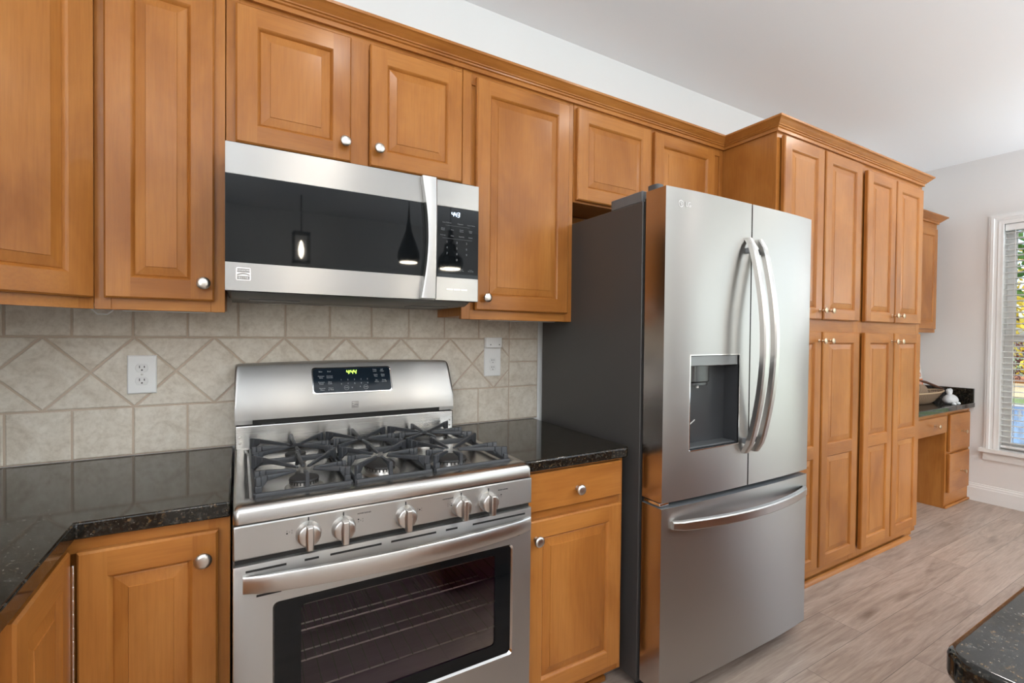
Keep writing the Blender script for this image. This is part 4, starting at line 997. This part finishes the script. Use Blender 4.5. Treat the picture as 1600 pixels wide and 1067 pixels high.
ln = thing('lantern_pendant', 'square black lantern pendant reflected at the left of the microwave glass', 'lamp', (.60, -4.4, 2.1))
for dx in (-.075, .075):
    for dy in (-.075, .075): MB().box(.60+dx-.006, .60+dx+.006, -4.4+dy-.006, -4.4+dy+.006, 2.06, 2.36).build('frame_bar', BLACK, ln)
for z in (2.055, 2.36): MB().box(.517, .683, -4.483, -4.317, z, z+.012).build('plate', BLACK, ln)
MB().tube([(.60, -4.4, 2.37), (.60, -4.4, ZC-.01)], .006, 6).build('rod', BLACK, ln)
MB().lathe([(.004, 2.10), (.022, 2.14), (.026, 2.20), (.012, 2.27), (.003, 2.29)], (.60, -4.4, 0), n=12).build('bulb', BULB, ln, smooth=60)
for tx, ty in ADDED_UPLIGHTS:  # not seen reflected: lamp bodies added to carry the ceiling-brightening lights
    t = thing('added_floor_lamp', 'added uplighter floor lamp, unseen behind the camera', 'lamp', (tx, ty, 0), 'added uplighter floor lamps')
    MB().lathe([(.15, 0), (.15, .015), (.03, .03), (.012, .05)], (tx, ty, 0), n=24).build('base', BLACK, t, smooth=40)
    MB().tube([(tx, ty, .04), (tx, ty, 1.35)], .012, 10).build('pole', BLACK, t, smooth=60)
    MB().lathe([(.03, 1.33), (.10, 1.36), (.17, 1.42), (.20, 1.48), (.19, 1.48), (.16, 1.43), (.02, 1.39)], (tx, ty, 0), n=28).build('bowl', WHITE, t, smooth=40)

# ---------------------------------------------------------------- outside
GRS = mat('lawn', (.13, .20, .05), .9)
v = coords(GRS, (1, 1, 1), False); k = ramp(GRS, noise(GRS, v, 3, 5), [(.3, (.09, .16, .05)), (.7, (.24, .30, .10))]); L(GRS, k.outputs[0], P(GRS).inputs['Base Color'])
gz = -.35
tag(MB().box(XW+.2, 60, -30, 30, gz-.1, gz).build('lawn_ground', GRS), None, None, None, 'structure')
tag(MB().box(19.5, 25.5, -6, 9, gz, gz+.02).build('straw_bed', mat('dry_straw', (.55, .43, .25), .9)), 'tan straw strip on the lawn seen through the window', 'ground', None, 'structure')
tag(MB().box(25.6, 29, -6, 9, gz, gz+.10).build('mulch_bed', mat('orange_mulch', (.42, .17, .06), .9)), 'orange mulch bed beyond the lawn', 'ground', None, 'structure')
po = thing('swimming_pool', 'blue pool seen low through the window blinds', 'pool', (13.4, .8, gz))
MB().box(10.4, 16.4, -2.5, 4.0, gz+.001, gz+.03).build('water', mat('pool_water', (.03, .17, .42), .08), po)
b = MB()
for x0, x1, y0, y1 in ((10.1, 10.4, -2.8, 4.3), (16.4, 16.7, -2.8, 4.3), (10.4, 16.4, -2.8, -2.5), (10.4, 16.4, 4.0, 4.3)): b.box(x0, x1, y0, y1, gz, gz+.06)
b.build('coping', mat('stone_coping', (.45, .42, .38), .8), po)
def tree(label, x, y, h, r, zc, col, n, trunk=.14, cat='tree', size=.22, name='tree'):
    t = thing(name, label, cat, (x, y, gz))
    m = mat(name+'_leaves', col, .7)
    if trunk:
        b = MB(); b.tube([(x, y, gz), (x+.05, y+.03, gz+h*.5), (x-.03, y-.04, gz+h)], [trunk, trunk*.8, trunk*.5], 8)
        for k in range(5):
            a = k*1.3; b.tube([(x, y, zc-r*.4), (x+math.cos(a)*r*.7, y+math.sin(a)*r*.7, zc+r*.2)], [trunk*.4, trunk*.15], 6)
        b.build('trunk', mat(name+'_bark', (.07, .05, .04), .9), t, smooth=60)
    b = MB()
    for k in range(n):
        u = Vector((random.gauss(0, 1), random.gauss(0, 1), random.gauss(0, 1))).normalized()*r*random.random()**.4
        c_ = Vector((x, y, zc))+u; a = Vector((random.gauss(0, 1), random.gauss(0, 1), random.gauss(0, 1))).normalized(); q = a.orthogonal().normalized(); s_ = size*random.uniform(.6, 1.3); w_ = a.cross(q)
        b.face([c_-q*s_, c_+w_*s_*.45, c_+q*s_, c_-w_*s_*.45])
    b.build('foliage', m, t)
tree('large green leafy tree outside the window', 9.3, -1.0, 3.2, 1.6, 2.95, (.10, .22, .035), 2200, size=.085)
tree('yellow-leaved tree far outside the window', 24, 3.2, 4.5, 2.6, 2.6, (.60, .46, .05), 1500, size=.13)
tree('dark red shrub on the mulch bed outside', 26.6, 4.5, .8, .9, .55, (.13, .04, .04), 700, 0, 'shrub', .09, 'shrub')

for o in bpy.data.objects:
    if '_w' in o: del o['_w']
